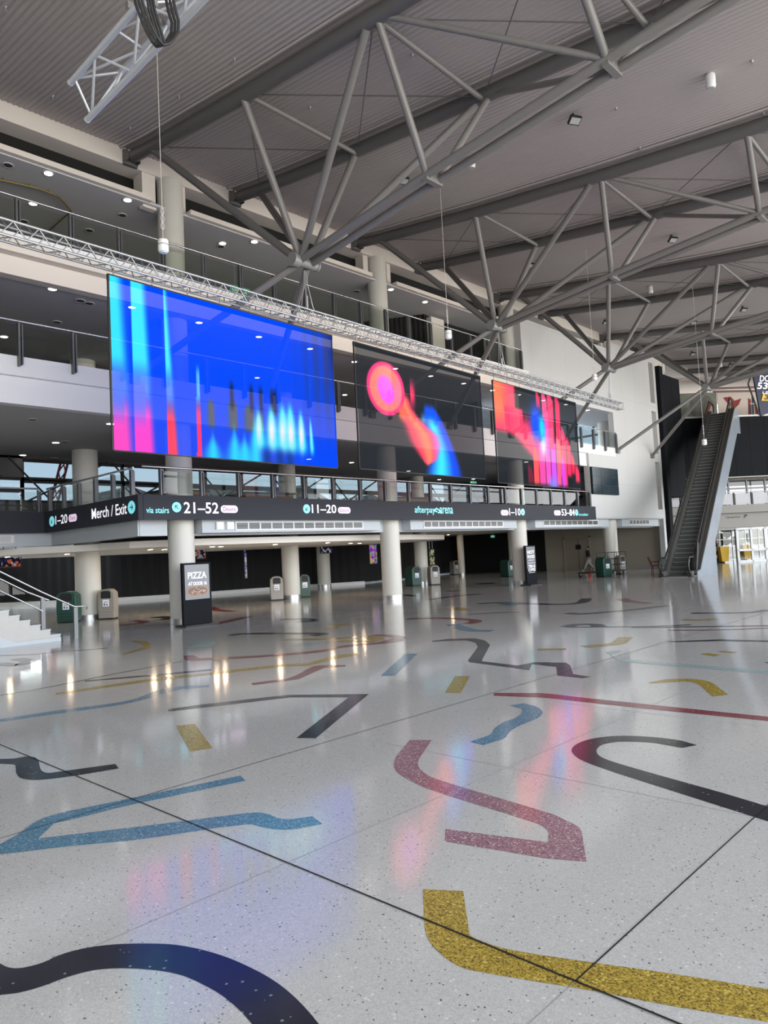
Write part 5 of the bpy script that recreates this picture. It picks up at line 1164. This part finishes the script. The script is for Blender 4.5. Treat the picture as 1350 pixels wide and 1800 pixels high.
# ---------------------------------------------------------------- top landing: mural, poster, banner
t = thing('wall_mural', 'grey photo mural on the wall behind the escalator top, with a round picture', 'mural', wp(-4.5, 9.5, 2.6))
mu = MB(); wbox(mu, -4.6, -.2, 9.5, 11.6, 2.6, 2.66); mu.build('board', mat('mural_grey', (.22, .24, .2), .7, noise=.5, nscale=1.6), t)
cc = MB(); cc.add([wp(-1.3+.9*math.cos(2*PI*k/24), 10.6+.9*math.sin(2*PI*k/24), 2.58) for k in range(24)], [tuple(range(24))]); cc.build('round_picture', mat('mural_round', (.12, .13, .11), .6, noise=.6, nscale=3), t)
t = thing('wall_mural', 'white mural with big red strokes on the wall to the right of the escalator top', 'mural', wp(0, 9.5, 2.4))
mu = MB(); wbox(mu, -.2, 9, 9.5, 11.6, 2.5, 2.56); mu.build('board', mat('mural_white', (.72, .64, .58), .7), t)
rs = MB(); bs = MB()
def stroke(b_, pts): b_.add([wp(p_[0], 9.5+p_[1], 2.48) for p_ in pts], [tuple(range(len(pts)))])
stroke(rs, [(.2, 1.7), (.75, 1.75), (1.0, 1.45), (1.5, 1.6), (1.3, 1.2), (1.05, 1.0), (1.1, .2), (.8, .15), (.75, 1.0), (.45, 1.35)])
for s_, w1, lean, h1 in ((1.9, .14, .15, 1.5), (2.45, .2, -.1, 1.2), (3.1, .12, .2, 1.6), (3.7, .3, -.25, 1.4), (4.6, .2, .1, 1.2), (5.5, .16, -.15, 1.5)): stroke(rs, [(s_, .1), (s_+w1, .1), (s_+w1+lean, h1), (s_+lean*.6, h1+.1)])
for s_, w1, lean, h1 in ((2.2, .12, .05, 1.7), (2.85, .1, -.1, 1.4), (4.2, .14, .1, 1.6)): stroke(bs, [(s_, .1), (s_+w1, .1), (s_+w1+lean, h1), (s_+lean, h1)])
bs.build('dark_strokes', mat('mural_ink', (.03, .04, .07), .7), t)
rs.build('red_strokes', mat('mural_red', (.30, .035, .03), .7), t)
# navy directional banner hanging at the right edge
bp0 = on_plane(1323, 657, wp(0,0,-8), WN); 
def BP(px, py, off=0): return on_plane(px, py, wp(0,0,-8), WN)-WN*off
t = thing('direction_banner', 'navy pointed banner at the right edge reading doors 53 and level 3', 'banner', bp0)
pts = [BP(1324,657), BP(1420,652), BP(1420,690), BP(1338,732)]; bb = MB(); v = pts+[p+WN*.12 for p in pts]
bb.add(v, [(0,1,2,3), (7,6,5,4), (0,4,5,1), (1,5,6,2), (2,6,7,3), (3,7,4,0)]); bb.build('panel', mat('banner_navy', (.012, .02, .05), .5), t)
def OB(x, z): return BP(x, -z, .02)
lettering('DOORS', t, M['textw'], 1335, 1375, -671, -660, OB, bold=.01, italic=.1); lettering('53\u201384', t, M['textw'], 1330.5, 1380, -684, -672.5, OB, bold=.012, italic=.1); lettering('LEVEL', t, M['textw'], 1340, 1368, -692, -688, OB, italic=.1)
bq = MB(); bq.add([BP(1338,704.5,.03), BP(1370,704.5,.03), BP(1370,692,.03), BP(1341,692,.03)], [(0,1,2,3)]); bq.build('yellow_tile', mat('banner_yellow', (.8, .5, .02), .5), t)
def OB2(x, z): return BP(x, -z, .05)
lettering('3', t, M['textd'], 1342, 1352, -703, -693.5, OB2, bold=.05, italic=.1)
MB().beam(BP(1322,655), BP(1315,675), .06, .06).beam(BP(1315,675), BP(1335,730), .06, .06).beam(BP(1322,655), BP(1324,640), .04, .04).build('support_arm', M['black'], t)
lettering_parent = thing('wall_lettering', 'small black lettering on the concrete beam over the entrance doors', 'sign', wp(-1.6, 2.8, -.06))
lettering('Quarter', lettering_parent, M['black'], -1.75, -.72, 2.84, 2.99, lambda x, z: wp(x, z, -.06), bold=.008)
ar = MB(); ar.add([wp(-.6, 2.84, -.06), wp(-.5, 2.84, -.06), wp(-.3, 3.0, -.06), wp(-.4, 3.0, -.06)], [(0,1,2,3)]).add([wp(-.52, 2.97, -.061), wp(-.27, 2.97, -.061), wp(-.3, 3.04, -.061), wp(-.55, 3.04, -.061)], [(0,1,2,3)]); ar.build('arrow', M['black'], lettering_parent)
# brown service pipes above the landing
tag(MB().path([wp(-2.2, 11.2, -.5), wp(4, 11.2, -.5)], .07, 8).path([wp(-2.2, 11.0, -.5), wp(4, 10.9, -.5)], .07, 8).build('service_pipes', mat('brown_pipe', (.14, .09, .08), .5)), 'pair of brown pipes crossing above the escalator landing', 'pipes')
# wheelie bins and stacked furniture behind the entrance
for i, (s_, lab) in enumerate(((-1.43, 'yellow wheelie bin by the entrance doors'), (1.7, 'yellow wheelie bin seen through the right-hand door'))):
    c = wp(s_, 0, .9 if i == 0 else 3.5); t = thing('wheelie_bin', lab, 'bin', c)
    MB().prism([(-.22, .08), (.22, .08), (.30, .98), (-.30, .98)], WD, (0,0,1), WN*.6, c).build('tub', M['yellow'], t)
    MB().prism([(-.32, .98), (.32, .98), (.30, 1.05), (-.30, 1.05)], WD, (0,0,1), WN*.66, c-WN*.03).build('lid', M['yellow'], t)
    MB().tube(c+WD*-.2+WN*.5+Vector((0,0,.1)), c+WD*.2+WN*.5+Vector((0,0,.1)), .1, 12).build('wheel', M['rubber'], t)
c = wp(-2.05, 0, 1.5); t = thing('storage_rack', 'cluttered dark rack of red and grey goods left of the yellow wheelie bin', 'rack', c)
for z in (.3, .75, 1.2): MB().obox(c+Vector((0,0,z-.02)), WD*.35, WN*.25, Vector((0,0,.018))).build('shelf', M['black'], t)
for a in (-.35, .35): MB().obox(c+WD*a+Vector((0,0,.65)), WD*.02, WN*.25, Vector((0,0,.65))).build('side_frame', M['black'], t)
rng = random.Random(2)
for k in range(9):
    z = (.32, .77, 1.22)[k // 3]; cx_ = -.24+.24*(k % 3); h_ = rng.uniform(.1, .18)
    o_ = MB().obox(c+WD*cx_+Vector((0,0,z+h_)), WD*.1, WN*.16, Vector((0,0,h_))).build('crate', [M['red'], M['taupe'], M['yellow'], M['concrete']][k % 4]); tag(o_, ['red', 'grey-brown', 'yellow', 'pale grey'][k % 4]+' crate on the '+('bottom', 'middle', 'top')[k//3]+' shelf of the dark rack, '+('left', 'middle', 'right')[k % 3], 'crate', 'crates on the rack')

# ---------------------------------------------------------------- person walking
def skin_mesh(name, joints, bones, m, parent, root=0, sub=2):
    me = bpy.data.meshes.new(name); me.from_pydata([j[0] for j in joints], bones, []); o = bpy.data.objects.new(name, me); COL.objects.link(o)
    md = o.modifiers.new('skin', 'SKIN'); md.use_smooth_shade = True
    sv = me.skin_vertices[0].data
    for i, j in enumerate(joints): sv[i].radius = (j[1], j[2] if len(j) > 2 else j[1]); sv[i].use_root = (i == root)
    s = o.modifiers.new('sub', 'SUBSURF'); s.levels = sub; s.render_levels = sub
    me.materials.append(m); o.parent = parent
    bpy.context.view_layer.update(); dg = bpy.context.evaluated_depsgraph_get(); m2 = bpy.data.meshes.new_from_object(o.evaluated_get(dg))
    o.modifiers.clear(); o.data = m2; m2.materials.clear(); m2.materials.append(m)
    return o
pp_ = at(1036, 1003, Z=0)
pr_ = thing('person', 'person in dark navy top and pale trousers walking past the beige doors', 'person', pp_)
hd = Vector((-.30, .95, 0)).normalized(); pr_.rotation_euler = (0, 0, math.atan2(hd.y, hd.x)); pr_.scale = (.88, .88, .88)
sk_m = mat('skin', (.42, .25, .17), .5); navy = mat('navy_cloth', (.012, .014, .022), .8); pale = mat('pale_trousers', (.36, .33, .30), .8)
# local: +x forward, +y left, z up (1.72 m tall)
J = [((0,0,.92), .12, .10), ((0,0,1.12), .12, .095), ((.01,0,1.32), .14, .10), ((.02,0,1.44), .07, .06), ((.03,0,1.50), .05, .05), ((.04,0,1.57), .08, .072), ((.045,0,1.65), .082, .075),
     ((.0,.17,1.38), .05), ((-.12,.22,1.14), .04), ((-.06,.22,.92), .03), ((-.03,.22,.85), .024),
     ((.0,-.17,1.38), .05), ((.10,-.20,1.16), .042), ((.16,-.07,1.42), .030), ((.14,-.03,1.50), .026),
     ((0,.09,.86), .09), ((.16,.09,.50), .06), ((.34,.09,.12), .042), ((.36,.09,.05), .035), ((.50,.10,.06), .028),
     ((0,-.09,.86), .09), ((-.02,-.09,.48), .06), ((-.30,-.09,.20), .042), ((-.36,-.09,.13), .035), ((-.27,-.09,.03), .028)]
E_ = [(0,1),(1,2),(2,3),(3,4),(4,5),(5,6),(2,7),(7,8),(8,9),(9,10),(2,11),(11,12),(12,13),(13,14),(0,15),(15,16),(16,17),(17,18),(18,19),(0,20),(20,21),(21,22),(22,23),(23,24)]
skin_mesh('body', J, E_, sk_m, pr_)
Jt = [((0,0,.88), .185, .15), ((0,0,1.12), .185, .15), ((.01,0,1.32), .20, .155), ((.02,0,1.46), .10, .085), ((.0,.19,1.38), .085), ((-.12,.235,1.14), .072), ((-.07,.235,.95), .055), ((.0,-.19,1.38), .085), ((.10,-.215,1.16), .072), ((.155,-.09,1.38), .052)]
skin_mesh('jacket', Jt, [(0,1),(1,2),(2,3),(2,4),(4,5),(5,6),(2,7),(7,8),(8,9)], navy, pr_)
Jp = [((0,0,.92), .165, .14), ((0,.09,.82), .125), ((.16,.09,.50), .098), ((.32,.09,.14), .075), ((0,-.09,.82), .125), ((-.02,-.09,.48), .098), ((-.29,-.09,.21), .075)]
skin_mesh('trousers', Jp, [(0,1),(1,2),(2,3),(0,4),(4,5),(5,6)], pale, pr_)
skin_mesh('hair', [((.03,0,1.71), .105, .10), ((-.02,0,1.67), .105, .10), ((-.035,0,1.58), .08, .08)], [(0,1),(1,2)], M['black'], pr_)
for nm, c in (('shoe', ((.34,.09,.04), (.52,.1,.05))), ('shoe', ((-.38,-.09,.10), (-.24,-.09,.02)))):
    skin_mesh(nm, [(Vector(c[0]), .048), (Vector(c[1]), .036)], [(0,1)], mat('pale_shoe', (.5, .48, .45), .6), pr_)
# fingers
for (bx_, by_, bz_, dx, dz) in ((.145,-.03,1.51, .03, .04), (-.03,.22,.845, .01, -.06)):
    for k in range(4): skin_mesh('finger', [(Vector((bx_, by_-.025+.017*k, bz_)), .009), (Vector((bx_+dx*.6, by_-.025+.017*k, bz_+dz*.6)), .008), (Vector((bx_+dx*(.8 if k in (0, 3) else 1), by_-.02+.015*k, bz_+dz)), .007)], [(0,1),(1,2)], sk_m, pr_, sub=1)
    skin_mesh('thumb', [(Vector((bx_, by_+.03, bz_-.01)), .01), (Vector((bx_+dx*.5+.02, by_+.045, bz_+dz*.4)), .008)], [(0,1)], sk_m, pr_, sub=1)

# ---------------------------------------------------------------- small fittings on the balcony ceilings
dkf = mat('grille_dark', (.05, .05, .05), .7)
for i, (px, py, zz, where) in enumerate(sorted(((215,378,11.69,'top'), (157,405,11.69,'top'), (388,433,11.69,'top'), (14,290,11.69,'top'), (42,389,11.69,'top'), (627,512,11.69,'top'), (141,528,8.6,'middle'), (157,533,8.6,'middle'), (100,566,8.6,'middle'), (115,776,5.58,'lowest'), (95,805,5.58,'lowest'), (57,737,5.58,'lowest')))):
    q = at(px, py, Z=zz)
    if q.y < 17.7: continue
    t = thing('ceiling_vent', 'dark round ceiling vent over the %s balcony, %s' % (where, nth(i)), 'vent', q, 'round ceiling vents')
    MB().lathe(q, [(.13, .0), (.135, -.012), (.11, -.02), (.10, -.012)], 20).build('rim', M['soffit'], t)
    MB().lathe(q, [(.10, -.013), (.02, -.018)], 20).build('grille', dkf, t)
pts = [at(px, py, Z=11.62) for px, py in ((-20, 312), (36, 324), (70, 332), (103, 345), (125, 371), (84, 407))]
pp_t = MB().path(pts, .022, 8)
for k in range(5): c_ = pts[k].lerp(pts[k+1], .5); pp_t.box(c_-Vector((.02, .02, .0)), c_+Vector((.02, .02, .07)))
tag(pp_t.build('sprinkler_pipe', mat('brass_pipe', (.22, .16, .05), .4, metal=.4)), 'thin brassy pipe run under the top balcony ceiling at the far left', 'pipe')
